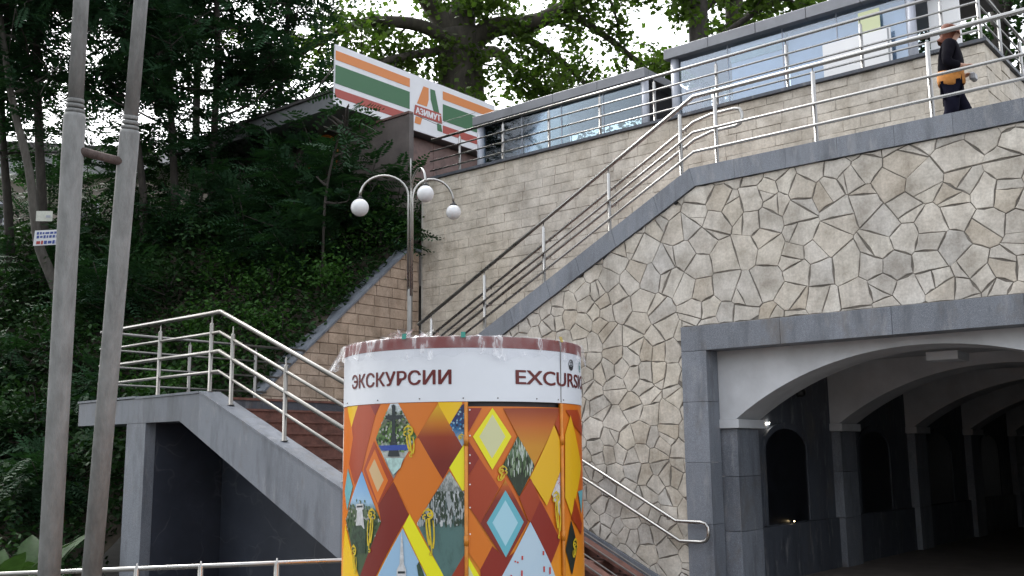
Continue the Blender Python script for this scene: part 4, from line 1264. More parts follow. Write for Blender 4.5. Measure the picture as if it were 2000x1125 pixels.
for s_, m_ in ((-0.38, 'tape'), (0.0, 'tape'), (0.72, 'tape_y')):
    tb = MB()
    a, b = s_ - 0.014, s_ + 0.014
    tb.add([kpt(a, 2.335, 0.03), kpt(b, 2.335, 0.03), kpt(b, 2.372, 0.02), kpt(a, 2.372, 0.02), kpt(a, 2.335, 0.026), kpt(b, 2.335, 0.026), kpt(b, 2.372, 0.016), kpt(a, 2.372, 0.016)],
           [(0, 1, 2, 3), (7, 6, 5, 4), (0, 4, 5, 1), (1, 5, 6, 2), (2, 6, 7, 3), (3, 7, 4, 0)])
    tb.build('tape', m_, fo)

# ================================================================== LAMP POST
LX, LY = -12.36, 12.06
lamp = thing('lamp_post', (LX, LY, 2.44), 'three-armed steel lamp post with white globes behind the kiosk', 'lamp post')
MB().lathe([(0.09, 2.412), (0.09, 2.43), (0.05, 2.44), (0.046, 2.46), (0.046, 4.40), (0.04, 4.42)], LX, LY, 14).build('sleeve', 'steel_dull', lamp, True)
rv = Vector((0.766, 0.642, 0)).normalized(); av = Vector((-0.642, 0.766, 0)).normalized()
for k, (dr, da, z0, topz, gz, gr) in enumerate(((-0.83, -0.1, 6.05, 6.42, 5.84, 0.155), (0.70, 0.25, 6.02, 6.40, 5.83, 0.132), (0.30, -0.62, 6.12, 6.45, 5.93, 0.142))):
    hd = rv * dr + av * da
    d = hd.length; u = hd / d
    base = Vector((LX, LY, 0)) + u * 0.035
    pts = [base + Vector((0, 0, 4.3)), base + Vector((0, 0, z0))]
    n = 14
    for i in range(1, n + 1):
        a = math.pi * i / n
        pts.append(base + u * (d / 2 * (1 - math.cos(a))) + Vector((0, 0, z0 + (topz - z0) * math.sin(a) + (gz + gr + 0.05 - z0) * (i / n) ** 2)))
    MB().tube(pts, 0.021, 10).build('arm', 'steel', lamp, True)
    gx, gy = (base + u * d).x, (base + u * d).y
    gl = MB().sphere((gx, gy, gz), gr, 28, 16).build('globe', 'globe', lamp, True)
    MB().lathe([(0.06, gz + gr - 0.012), (0.062, gz + gr + 0.012), (0.03, gz + gr + 0.028), (0.022, gz + gr + 0.06)], gx, gy, 16).build('collar', 'globe_cap', gl, True)
MB().lathe([(0.012, 6.0), (0.012, 6.72), (0.004, 6.76)], LX - 0.03, LY + 0.03, 8).build('finial', 'steel', lamp, True)

# ================================================================== TWIN POLES
tw = thing('twin_pole', (-7.85, 3.95, GZ), 'pair of tall weathered grey poles joined by a rusty crossbar in the left foreground', 'pole')
def pole(path, rA, rB, kc):
    P = [Vector(p) for p in path]
    a, b = P[0], P[-1]
    c = a + (b - a) * kc
    e = c + (b - a).normalized() * 0.12
    dn = (a - c).normalized()
    po = MB().tube([a, a + (c - a) * 0.5, c + dn * 0.03, c], [rA, rA, rA * 1.02, rA * 0.93], 20).tube([e - (e - c) * 0.02, e + (b - e) * 0.5, b], [rB, rB * 0.98, rB * 0.96], 20)
    o = po.build('pole', 'conc_pole', tw, True)
    u = (b - a).normalized()
    for i in range(3):
        q = c + u * (0.005 + 0.04 * i)
        MB().tube([q, q + u * 0.008, q + u * 0.022, q + u * 0.03], [rB * 1.06, rA * 0.90 - 0.004 * i, rA * 0.90 - 0.004 * i, rB * 1.06], 20).build('collar', 'conc_pole', o, True)
    return o
pole([(-8.0, 3.93, GZ), (-7.41, 3.60, 6.2)], 0.083, 0.06, (4.30 - GZ) / (6.2 - GZ))
pole([(-8.19, 4.35, GZ), (-7.06, 3.95, 6.2)], 0.077, 0.056, (4.22 - GZ) / (6.2 - GZ))
MB().tube([(-7.585, 3.70, 4.01), (-7.53, 3.87, 3.985), (-7.44, 4.07, 3.95)], 0.036, 12).build('crossbar', 'rust_bar', tw, True)

# ================================================================== SHOP WITH SIGN
shop = thing('shop_building', (-18.5, 16.5, 7.0), 'low shop with brown marble side wall and grey roof box behind the hillside bushes', 'building')
MB().box(-22.5, -16.35, 14.7, 19.5, 6.2, 8.95).build('wall', 'marble_brown', shop)
MB().box(-24.5, -16.04, 13.5, 18.9, 8.96, 9.30).build('roof_slab', 'fascia', shop)
MB().box(-24.6, -16.04, 13.44, 19.0, 9.302, 9.36).build('roof_edge', 'roof_dark', shop)
for y_ in (13.6, 14.9, 16.2, 17.5, 18.4):
    MB().tube([(-16.06, y_, 10.1), (-17.2, y_, 9.36)], 0.02, 6).build('sign_strut', 'steel_dull', shop)
for xa, xb in ((-22.4, -20.6), (-20.59, -18.8), (-18.79, -17.0), (-16.99, -15.02)):
    MB().box(xa, xb, 14.58, 14.64, 7.0, 8.82, 0.005).build('front_panel', 'panel_brown', shop)
MB().box(-16.5, -14.98, 14.55, 14.68, 8.825, 8.875).build('panel_cap', 'marble_brown', shop)
MB().box(-15.06, -14.985, 14.57, 14.7, 7.0, 8.82).build('corner_trim', 'panel_brown', shop)
MB().box(-22.4, -15.0, 14.6, 14.9, 4.8, 6.99).build('plinth', 'beige', shop)
for i, y in enumerate((14.75, 15.7, 16.65, 17.6, 18.55)):
    MB().box(-16.345, -16.3, y + 0.003, y + 0.945, 7.05, 8.9, 0.004).build('marble_slab', 'marble_brown', shop)

SX, SY0, SY1, SZ0, SZ1 = -16.0, 13.35, 18.55, 8.95, 10.28
sg = thing('shop_sign', (SX, 16, SZ0), 'white shop signboard with orange, green and red stripes and a large letter A', 'sign')
MB().box(SX - 0.035, SX, SY0, SY1, SZ0, SZ1).build('board', 'sgn_white', sg)
H = SZ1 - SZ0
def sgn_poly(name, mat, pts, off=0.004):
    """pts in (fraction of length, fraction of height from the bottom)"""
    MB().prism([(SY0 + a * (SY1 - SY0), SZ0 + b * H) for a, b in pts], 0, 0.004, lambda u, v, w: (SX + off - 0.002 + w, u, v)).build(name, mat, sg)
for a, b in ((0.003, 0.425), (0.635, 0.999)):
    for m_, lo, hi in (('sgn_orange', 0.74, 0.895), ('sgn_green', 0.345, 0.655), ('sgn_red', 0.12, 0.26)):
        sgn_poly('stripe', m_, [(a, lo), (b, lo), (b, hi), (a, hi)])
sgn_poly('letter_stroke', 'sgn_orange', [(0.470, 0.50), (0.532, 0.50), (0.543, 0.63), (0.543, 0.85), (0.510, 0.85)])
sgn_poly('letter_stroke', 'sgn_green', [(0.553, 0.85), (0.583, 0.85), (0.612, 0.46), (0.575, 0.46), (0.556, 0.66)])
sgn_poly('letter_stroke', 'sgn_green', [(0.597, 0.26), (0.638 - 0.014, 0.26), (0.632, 0.13), (0.600, 0.13)])
sgn_poly('letter_stroke', 'sgn_orange', [(0.455, 0.13), (0.492, 0.13), (0.503, 0.26), (0.463, 0.26)])
sgn_poly('name_plate', 'sgn_red', [(0.450, 0.28), (0.630, 0.28), (0.622, 0.46), (0.458, 0.46)], 0.009)
for i_, (dy_, dz_) in enumerate(((0, 0), (-0.010, 0.003), (0.010, -0.003))):
    bm = text_bm('АЗИМУТ', 0.115 * H, 0.155 * (SY1 - SY0), 0.0)
    for v in bm.verts: v.co = Vector((SX + 0.0125 + 0.0008 * i_, SY0 + 0.462 * (SY1 - SY0) + v.co.x + dy_, SZ0 + 0.312 * H + v.co.y + dz_))
    me = bpy.data.meshes.new('lettering'); bm.to_mesh(me); bm.free()
    mkobj('lettering', me, 'sgn_white', sg)
MB().tube([(-15.02, 14.6, 8.86), (-14.6, 15.0, 8.6), (-13.7, 15.25, 8.72)], 0.006, 5).build('hanging_cable', 'globe_cap', shop)

lg = thing('round_sign', (-17.78, 14.5, 8.4), 'round green and orange emblem half hidden by leaves on the shop front', 'sign')
def disc(name, mat, r0, r1, y, a0=0.0, a1=2 * math.pi):
    mb = MB(); n = 40
    for k in range(n):
        b0, b1 = a0 + (a1 - a0) * k / n, a0 + (a1 - a0) * (k + 1) / n
        q = [(-17.78 + r * math.cos(b), 8.40 + r * math.sin(b)) for r, b in ((r0, b0), (r1, b0), (r1, b1), (r0, b1))]
        mb.prism(q, 0, 0.012, lambda u, v, w: (u, y + w, v))
    return mb.build(name, mat, lg)
disc('face', 'sgn_white', 0.02, 0.36, 14.545); disc('ring', 'sgn_green', 0.362, 0.47, 14.54); disc('outer_ring', 'sgn_orange', 0.472, 0.53, 14.535)
disc('emblem_mark', 'sgn_red', 0.05, 0.14, 14.53, 2.2, 4.2); disc('emblem_mark', 'sgn_green', 0.18, 0.25, 14.53, 3.6, 6.8)

# ================================================================== GLASS PAVILIONS
def pavilion(name, label, x0, x1, zt, cols, mull, glass, yf=15.3, yb=17.0):
    t = thing(name, ((x0 + x1) / 2, (yf + yb) / 2, 7.02), label, 'pavilion')
    n = max(2, int((x1 - x0) / 0.85))
    for i in range(n):
        a, b = x0 - 0.08 + (x1 - x0 + 0.16) * i / n, x0 - 0.08 + (x1 - x0 + 0.16) * (i + 1) / n
        MB().box(a + 0.003, b - 0.003, yf - 0.12, yf + 0.02, zt - 0.19, zt, 0.006).build('fascia_panel', 'fascia', t)
    MB().box(x0 - 0.08, x1 + 0.08, yf + 0.022, yb + 0.1, zt - 0.16, zt - 0.01).build('roof', 'fascia', t)
    for cx in cols:
        for cy in (yf, yb):
            MB().lathe([(0.075, 7.02), (0.075, zt - 0.17)], cx, cy, 18).build('column', 'alu', t, True)
    for yy in (yf + 0.03, yb):
        xs_ = [x0 + 0.08] + mull + [x1 - 0.08]
        for a, b in zip(xs_, xs_[1:]):
            MB().box(a + 0.008, b - 0.008, yy, yy + 0.008, 7.06, zt - 0.17).build('pane', glass if yy < yf + 0.1 else 'glass_clear', t)
        for mx in mull:
            MB().box(mx - 0.006, mx + 0.006, yy - 0.01, yy + 0.02, 7.06, zt - 0.17).build('mullion', 'alu', t)
    MB().box(x0, x1, yf - 0.02, yf + 0.05, 7.022, 7.058).build('sill', 'alu', t)
    return t
p1 = pavilion('glass_pavilion', 'low glass pavilion with grey fascia next to the striped shop sign', -13.65, -9.55, 8.60, [-13.6, -9.55], [-12.5, -11.5, -10.5], 'glass_clear')
MB().box(-12.48, -11.5, 15.55, 15.6, 7.06, 8.26).build('frosted_panel', 'teal', p1)
MB().box(-11.3, -10.9, 16.4, 16.8, 7.03, 7.55, 0.02).build('counter', 'silver', p1)
MB().box(-9.7, -9.62, 15.5, 16.9, 7.03, 8.4).build('inner_wall', 'int_dark', p1)
MB().box(-13.5, -12.7, 16.7, 16.8, 7.9, 8.4).build('blind', 'int_dark', p1)
p2 = pavilion('glass_pavilion', 'taller blue-glazed pavilion with white boards behind the glass', -8.98, -4.62, 8.81, [-8.9, -4.72], [-7.86, -6.84, -5.9], 'glass_blue')
MB().box(-7.84, -6.86, 15.42, 15.45, 7.06, 8.6).build('blue_blind', 'blue_panel', p2)
MB().box(-7.84, -6.86, 15.39, 15.415, 8.3, 8.5).build('blind_rail', 'teal', p2)
MB().box(-8.75, -7.9, 15.46, 15.49, 7.06, 7.62).build('teal_panel', 'teal', p2)
MB().box(-6.82, -4.85, 15.52, 15.56, 7.03, 8.6).build('blue_blind', 'blue_panel', p2)
MB().box(-8.6, -8.0, 15.36, 15.38, 7.06, 7.28).build('white_notice', 'white_board', p2)
MB().box(-7.92, -7.66, 15.345, 15.385, 7.06, 7.24).build('yellow_box', 'yellow_box', p2)
MB().box(-6.12, -5.02, 15.225, 15.25, 7.14, 8.10, 0.006).build('white_board', 'white_board', p2)
MB().box(-5.07, -5.045, 15.218, 15.224, 7.14, 8.09).build('board_edge', 'light_fascia', p2)
MB().box(-5.52, -5.18, 15.26, 15.272, 7.95, 8.48).build('yellow_notice', 'pale_yellow', p2)
MB().box(-4.55, -4.1, 15.6, 15.66, 7.03, 8.62).build('end_panel', 'white_board', p2)
MB().box(-4.53, -3.9, 15.4, 17.0, 8.64, 8.72).build('side_canopy', 'roof_dark', p2)
MB().box(-9.4, -9.05, 16.5, 16.6, 7.03, 8.5).build('link_wall', 'marble_brown', p2)

# ================================================================== BUILDING AT LEFT
bd = thing('house', (-32, 15.2, 7.0), 'beige house with pale fascia and dark roof behind the left hillside trees', 'house')
bu_ = Vector((0.766, 0.642, 0)).normalized(); bv_ = Vector((-0.642, 0.766, 0)).normalized()
B0 = Vector((-30.33, 16.11, 0))
fnH = lambda u, v, w: tuple(B0 + bu_ * u + bv_ * w + Vector((0, 0, v)))
def hbox(name, mat, u0, u1, v0, v1, w0, w1): return MB().prism([(u0, v0), (u1, v0), (u1, v1), (u0, v1)], w0, w1, fnH).build(name, mat, bd)
hbox('wall', 'beige', -9, 4.8, 5.5, 10.6, 0.0, 6.0)
hbox('fascia', 'light_fascia', -9.2, 1.2, 10.6, 11.25, -0.35, 6.2)
MB().prism([(-9.4, 11.252), (1.4, 11.252), (1.4, 11.42), (-4.0, 11.75), (-9.4, 11.36)], -0.45, 6.3, fnH).build('roof', 'roof_dark', bd)
hbox('roof', 'roof_dark', 1.42, 5.0, 10.602, 10.75, -0.3, 6.2)
for u in (-7.6, -4.6, -1.6):
    w_ = hbox('window', 'alu', u, u + 1.3, 8.2, 9.8, -0.06, -0.002)
    hbox('pane', 'int_dark', u + 0.08, u + 1.22, 8.28, 9.72, -0.075, -0.061).parent = w_
hbox('door', 'marble_brown', 1.0, 2.0, 7.0, 9.2, -0.05, -0.002)

# ================================================================== PERSON
def skin_mesh(name, nodes, edges, mat, parent=None, sub=2, root=0):
    me = bpy.data.meshes.new(name)
    me.from_pydata([n[:3] for n in nodes], edges, [])
    o = mkobj(name, me, mat, parent)
    md = o.modifiers.new('skin', 'SKIN'); md.use_smooth_shade = True
    sv = me.skin_vertices[0].data
    for i, n in enumerate(nodes):
        sv[i].radius = (n[3], n[4] if len(n) > 4 else n[3])
        sv[i].use_root = (i == root)
    s_ = o.modifiers.new('sub', 'SUBSURF'); s_.levels = sub; s_.render_levels = sub
    return o
PX, PY, PZ0 = -3.52, 12.8, 5.2
def bake(nodes):
    ca, sa = math.cos(R(12)), math.sin(R(12))
    return [(PX + n[0] * ca - n[1] * sa, PY + n[0] * sa + n[1] * ca, PZ0 + n[2]) + tuple(n[3:]) for n in nodes]
nb = [(0, 0, .93, .12), (.01, 0, 1.12, .115), (.02, 0, 1.30, .125), (.03, 0, 1.42, .07), (.045, 0, 1.47, .05), (.06, 0, 1.53, .075), (.065, 0, 1.60, .085), (.06, 0, 1.645, .06),   # 0-7
      (0, .09, .88, .09), (.15, .09, .50, .06), (.09, .09, .10, .038), (.12, .09, .04, .035), (.27, .09, .03, .03),            # 8-12
      (0, -.09, .88, .09), (-.02, -.09, .50, .06), (-.24, -.09, .17, .038), (-.25, -.09, .10, .035), (-.13, -.09, .03, .03),    # 13-17
      (.02, .17, 1.37, .055), (-.04, .22, 1.12, .042), (.15, .16, 1.04, .03), (.19, .15, 1.04, .03),                          # 18-21
      (.02, -.17, 1.37, .055), (-.03, -.23, 1.12, .042), (.15, -.16, 1.06, .03), (.20, -.15, 1.06, .03),                      # 22-25
      (.145, 0, 1.545, .012)]
eb = [(0, 1), (1, 2), (2, 3), (3, 4), (4, 5), (5, 6), (6, 7), (0, 8), (8, 9), (9, 10), (10, 11), (11, 12), (0, 13), (13, 14), (14, 15), (15, 16), (16, 17), (2, 18), (18, 19), (19, 20), (20, 21), (2, 22), (22, 23), (23, 24), (24, 25), (5, 26)]
pb = skin_mesh('person', bake(nb), eb, 'skin')
tag(pb, 'person with rust-coloured hair in dark clothes and orange waistband walking along the upper walkway', 'person')
nj = [(0, 0, .95, .15, .17), (.0, 0, 1.08, .17, .19), (.02, 0, 1.30, .165, .18), (.03, 0, 1.43, .085), (.02, .17, 1.37, .085), (-.04, .225, 1.12, .068), (.13, .165, 1.045, .052), (.02, -.17, 1.37, .085), (-.03, -.235, 1.12, .068), (.13, -.17, 1.06, .052)]
skin_mesh('jacket', bake(nj), [(0, 1), (1, 2), (2, 3), (2, 4), (4, 5), (5, 6), (2, 7), (7, 8), (8, 9)], 'cloth_dark', pb)
nt_ = [(0, 0, .80, .13, .15), (0, .09, .82, .115), (.15, .09, .50, .09), (.09, .09, .13, .075), (0, -.09, .82, .115), (-.02, -.09, .50, .09), (-.23, -.09, .20, .075)]
skin_mesh('trousers', bake(nt_), [(0, 1), (1, 2), (2, 3), (0, 4), (4, 5), (5, 6)], 'cloth_navy', pb)
wb_ = MB(); nw = 28
for z_, r_ in ((.865, .165), (.875, .182), (.92, .187), (.99, .183), (1.04, .176), (1.05, .155)):
    for q_ in range(nw):
        a_ = 2 * math.pi * q_ / nw
        k_ = r_ + 0.006 * math.sin(5 * a_ + 9 * z_)
        wb_.v.append((PX + 0.86 * k_ * math.cos(a_), PY + k_ * math.sin(a_), PZ0 + z_ + 0.025 * math.sin(a_ * 2 + 0.6)))
for i_ in range(5):
    for q_ in range(nw):
        q2_ = (q_ + 1) % nw
        wb_.f.append((i_ * nw + q_, i_ * nw + q2_, (i_ + 1) * nw + q2_, (i_ + 1) * nw + q_))
wb_.build('waistband', 'cloth_orange', pb, True)
skin_mesh('hair', bake([(.0, 0, 1.49, .09), (.02, 0, 1.56, .125), (.035, 0, 1.62, .13), (.06, 0, 1.675, .10), (-.03, 0, 1.45, .06)]), [(4, 0), (0, 1), (1, 2), (2, 3)], 'hair', pb, 2)
for base, sgn in (((.20, .15, 1.04), 1), ((.21, -.15, 1.06), -1)):
    ns, es = [(base[0] - .05, base[1], base[2], .024)], []
    for k in range(4):
        i = len(ns)
        off = (k - 1.5) * 0.018; ln = (0.055, 0.065, 0.06, 0.048)[k]
        ns += [(base[0] + .02, base[1] + off, base[2], .011), (base[0] + .02 + ln * .6, base[1] + off, base[2] - .012, .009), (base[0] + .02 + ln * .8, base[1] + off, base[2] - .04, .008)]
        es += [(0, i), (i, i + 1), (i + 1, i + 2)]
    i = len(ns)
    ns += [(base[0] - .01, base[1] - sgn * .035, base[2] + .01, .012), (base[0] + .03, base[1] - sgn * .045, base[2] - .005, .010)]
    es += [(0, i), (i, i + 1)]
    skin_mesh('hand', bake(ns), es, 'skin', pb, 1)
for nodes in ([(.06, .09, .06, .05), (.12, .09, .045, .048), (.26, .09, .04, .038)], [(-.27, -.09, .11, .045), (-.22, -.09, .07, .048), (-.12, -.09, .05, .038)]):
    skin_mesh('shoe', bake(nodes), [(0, 1), (1, 2)], 'cloth_dark', pb, 2)
bag = MB().box(PX + 0.21, PX + 0.28, PY - 0.02, PY + 0.12, PZ0 + 0.90, PZ0 + 1.0, 0.02).build('handbag', 'silver')
tag(bag, 'small silver-grey handbag held by the walking person', 'handbag')

# ================================================================== PAPERS ON THE TREE
pn = thing('paper_notice', (-20.05, 9.28, 6.45), 'small blank pale paper pinned to a tree trunk behind the poles', 'notice')
pu = Vector((0.70, 0.70, 0)).normalized()
def sheet(name, mat, parent, c, w, h, off=0.0, tilt=0.0):
    c = Vector(c); n_ = Vector((0.72, -0.69, 0))
    up = Vector((0, 0, 1)) + pu * tilt; uu = pu - Vector((0, 0, 1)) * tilt * -1.0
    q = [c + uu * a + up * b + n_ * off for a, b in ((-w / 2, -h / 2), (w / 2, -h / 2), (w / 2, h / 2), (-w / 2, h / 2))]
    mb = MB().add(q + [p - n_ * 0.004 for p in q], [(0, 1, 2, 3), (7, 6, 5, 4), (0, 4, 5, 1), (1, 5, 6, 2), (2, 6, 7, 3), (3, 7, 4, 0)])
    return mb.build(name, mat, parent)
sheet('sheet', 'paper', pn, (-20.05, 9.28, 6.45), 0.32, 0.21)
sheet('printed_mark', 'alu', pn, (-19.98, 9.33, 6.44), 0.09, 0.05, 0.004)
ab = thing('advert_banner', (-19.85, 9.3, 5.97), 'small white advertising banner with blue and red print on the tree trunk', 'banner')
sheet('sheet', 'sgn_white', ab, (-19.80, 9.32, 5.98), 0.64, 0.31, 0.0, 0.06)
rr_ = random.Random(8)
for row, (z, h, m_) in enumerate(((6.075, 0.05, 'ad_blue'), (6.0, 0.055, 'ad_blue'), (5.885, 0.07, 'ad_red'))):
    a = -0.27
    while a < 0.26:
        w = rr_.uniform(0.03, 0.075)
        sheet('printed_mark', m_ if not (row == 2 and a > -0.15) else 'ad_blue', ab, Vector((-19.80, 9.32, z)) + pu * (a + w / 2) + Vector((0, 0, 0.06 * a)), w, h * rr_.uniform(0.7, 1.1), 0.004, 0.06)
        a += w + 0.018

# ================================================================== VEGETATION
def rand_frames(n, up_bias=0.6):
    """random orthonormal leaf frames whose normals lean upward"""
    nrm = nrg.normal(size=(n, 3)); nrm[:, 2] = np.abs(nrm[:, 2]) + up_bias
    nrm /= np.linalg.norm(nrm, axis=1, keepdims=True)
    a = nrg.normal(size=(n, 3)); a -= nrm * (a * nrm).sum(1, keepdims=True)
    a /= np.linalg.norm(a, axis=1, keepdims=True)
    return a, np.cross(nrm, a), nrm

LOBED = np.array([(0, -.5), (.30, -.30), (.52, .02), (.24, .12), (.0, .56), (-.26, .10), (-.5, .04), (-.28, -.32)])
OVAL = np.array([(0, -.5), (.27, -.05), (.0, .5), (-.27, -.05)])
def leaves(cent, size, shape, up=0.6, curl=0.18):
    n = len(cent)
    a, b, nn = rand_frames(n, up)
    s = size * nrg.uniform(0.65, 1.3, size=(n, 1, 1))
    sh = shape[None]
    bend = -curl * (np.abs(sh[..., 0:1]) + np.abs(sh[..., 1:2]))
    return cent[:, None] + s * (sh[..., 0:1] * a[:, None] + sh[..., 1:2] * b[:, None] + bend * nn[:, None])

def fronds(base, direc, length, pairs=9, lw=0.12, ll=0.05):
    """pinnate leaves: (N*2*pairs+N, 4, 3) quads"""
    out = []
    n = len(base)
    d = direc / np.linalg.norm(direc, axis=1, keepdims=True)
    side = np.cross(d, np.array([0, 0, 1.0])); side /= (np.linalg.norm(side, axis=1, keepdims=True) + 1e-6)
    upv = np.cross(side, d)
    tw_ = nrg.uniform(-0.6, 0.6, size=(n, 1))
    side = side * np.cos(tw_) + upv * np.sin(tw_)
    upv = np.cross(side, d)
    Ln = length * nrg.uniform(0.7, 1.25, size=(n, 1))
    droop = nrg.uniform(0.15, 0.45, size=(n, 1))
    for k in range(pairs + 1):
        t = (k + 0.6) / (pairs + 0.6)
        p = base + d * Ln * t - np.array([0, 0, 1.0]) * (droop * Ln * t * t)
        w = lw * (0.55 + 0.6 * math.sin(math.pi * min(1, t * 0.9 + 0.12)))
        for sg_ in ((-1, 1) if k < pairs else (0,)):
            ax = (side * sg_ + d * 0.35 - upv * 0.18 + nrg.normal(size=(n, 3)) * 0.12) if sg_ else d
            ax = ax / np.linalg.norm(ax, axis=1, keepdims=True)
            wd = np.cross(ax, upv); wd /= (np.linalg.norm(wd, axis=1, keepdims=True) + 1e-6)
            q = np.stack([p, p + ax * w * 0.4 + wd * ll * 0.5, p + ax * w, p + ax * w * 0.4 - wd * ll * 0.5], axis=1)
            out.append(q)
    return np.concatenate(out)

def branch(mb, p, d, L, r0, r1, rg, wob=0.25, seg=5, up=0.05):
    pts = [Vector(p)]; d = Vector(d).normalized()
    for i in range(seg):
        d = (d + Vector((rg.uniform(-wob, wob), rg.uniform(-wob, wob), rg.uniform(-wob, wob) + up))).normalized()
        pts.append(pts[-1] + d * (L / seg))
    mb.tube(pts, [r0 + (r1 - r0) * i / seg for i in range(seg + 1)], 6 if r0 < 0.08 else 9, True)
    return pts

def limb_path(mb, pts, r0, r1, n=8):
    P = [Vector(p) for p in pts]
    # smooth the hand-laid points
    out = []
    for i in range(len(P) - 1):
        a, b, c, d = P[max(i - 1, 0)], P[i], P[i + 1], P[min(i + 2, len(P) - 1)]
        for k in range(4):
            t = k / 4
            out.append(0.5 * ((2 * b) + (c - a) * t + (2 * a - 5 * b + 4 * c - d) * t * t + (3 * b - a - 3 * c + d) * t ** 3))
    out.append(P[-1])
    mb.tube(out, [r0 + (r1 - r0) * i / (len(out) - 1) for i in range(len(out))], n)
    return out

def plane_tree(name, label, trunk, tr, limbs, seed, nsec, lsec, per, leafs, mat_leaf='leaf_plane', bark='bark_plane', lsize=0.19, group=None, spread=0.28, zmax=21.0):
    rg = random.Random(seed)
    t = thing(name, trunk[0], label, 'tree', group)
    mb = MB(); limb_path(mb, trunk, tr[0], tr[1], 14)
    mb.build('trunk', bark, t, True)
    tips = []
    bm_ = MB()
    for (pts, r0, r1) in limbs:
        path = limb_path(bm_, pts, r0, r1, 9)
        n = max(3, int(len(path) * nsec))
        for k in range(n):
            i = int((0.12 + 0.88 * (k + rg.random()) / n) * (len(path) - 1))
            i = min(i, len(path) - 2)
            d0 = (path[i + 1] - path[i]).normalized()
            dd = (d0 * 0.5 + Vector((rg.gauss(0, 1), rg.gauss(0, 1), rg.gauss(-0.15, 0.8)))).normalized()
            sec = branch(bm_, path[i], dd, lsec * rg.uniform(0.6, 1.3), max(0.03, r1 * 0.55), 0.014, rg, 0.3, 5, 0.0)
            for m_ in range(per):
                j = rg.randrange(1, len(sec))
                dd2 = Vector((rg.gauss(0, 1), rg.gauss(0, 1), rg.gauss(-0.25, 0.7))).normalized()
                tw_ = branch(bm_, sec[j], dd2, lsec * 0.42 * rg.uniform(0.6, 1.4), 0.014, 0.005, rg, 0.35, 3, -0.05)
                tips += tw_[1:]
            tips += sec[2:]
    bm_.build('limbs', bark, t, True)
    T = np.array([p[:] for p in tips])
    idx = nrg.integers(0, len(T), leafs)
    c = T[idx] + nrg.normal(size=(leafs, 3)) * spread
    tag(np_mesh('crown', leaves(c, lsize, LOBED, 0.5), 8, mat_leaf, t), kind='stuff')
    return t

plane_tree('plane_tree', 'huge old plane tree with thick trunk rising behind the striped shop sign', [(-20.9, 22.7, 6.9), (-20.84, 22.63, 10.5), (-20.77, 22.5, 12.6), (-20.66, 22.25, 14.8)], (0.82, 0.66),
    [([(-20.73, 22.16, 14.4), (-21.22, 21.05, 14.77), (-21.82, 19.9, 14.7), (-22.07, 19.1, 14.37), (-22.83, 17.99, 13.51), (-23.23, 17.21, 12.51)], 0.24, 0.07),
     ([(-20.77, 22.08, 14.6), (-21.13, 21.64, 15.45), (-20.96, 20.35, 15.96), (-21.08, 18.77, 16.7)], 0.4, 0.13),
     ([(-20.99, 21.96, 14.2), (-21.34, 20.53, 13.64), (-21.61, 19.73, 13.23), (-21.78, 19.08, 12.52)], 0.15, 0.06),
     ([(-20.43, 22.43, 14.3), (-19.83, 22.85, 14.88), (-18.53, 23.29, 14.82), (-17.46, 23.47, 15.06), (-15.65, 23.58, 15.43), (-13.9, 23.63, 15.82)], 0.38, 0.12),
     ([(-20.42, 22.54, 13.8), (-20.47, 23.7, 14.55), (-20.27, 24.63, 14.08), (-19.98, 25.62, 13.66)], 0.25, 0.07),
     ([(-20.58, 22.24, 14.6), (-20.41, 22.17, 15.76), (-19.73, 21.79, 17.11), (-19.0, 21.46, 18.4)], 0.5, 0.2),
     ([(-19.6, 23.0, 14.9), (-18.6, 24.2, 14.2), (-17.9, 25.2, 13.2), (-17.4, 26.0, 12.4)], 0.14, 0.05),
     ([(-17.4, 23.5, 15.0), (-16.6, 24.6, 14.2), (-15.9, 25.5, 13.3), (-15.4, 26.2, 12.5)], 0.13, 0.05),
     ([(-20.9, 21.7, 14.0), (-20.7, 21.9, 12.6), (-20.9, 21.4, 11.6)], 0.10, 0.04)],
    31, 0.52, 2.0, 4, 14500, lsize=0.175, spread=0.25)
for k, (tx, ty, lab, sd) in enumerate(((-13.95, 25.3, 'slim plane tree with dark trunk behind the gap between the two pavilions', 41), (-13.55, 26.8, 'slim plane tree with lighter trunk behind the tall pavilion roof', 42))):
    plane_tree('plane_tree', lab, [(tx, ty, 6.9), (tx + 0.05, ty, 11), (tx + 0.15, ty - 0.1, 14.8), (tx + 0.35, ty - 0.3, 18)], (0.36, 0.24),
        [([(tx + 0.1, ty, 13.2), (tx + 1.6, ty + 0.3, 14.0), (tx + 3.2, ty + 0.2, 14.3)], 0.12, 0.05),
         ([(tx, ty, 12.6), (tx - 1.2, ty + 0.6, 13.6), (tx - 2.2, ty + 0.9, 13.6)], 0.12, 0.05),
         ([(tx + 0.1, ty, 14.4), (tx + 0.6, ty + 1.2, 15.5), (tx + 1.4, ty + 2.2, 16.2)], 0.12, 0.05),
         ([(tx + 0.15, ty, 15), (tx - 0.9, ty - 1.0, 16), (tx - 1.9, ty - 1.6, 16.6)], 0.12, 0.05),
         ([(tx + 0.1, ty, 11.6), (tx + 1.0, ty - 0.9, 12.4), (tx + 1.7, ty - 1.5, 12.2)], 0.09, 0.04)],
        sd, 0.5, 1.5, 3, 3000, spread=0.2, bark=('bark_dark', 'bark_plane')[k], group='slim trees behind the pavilions')
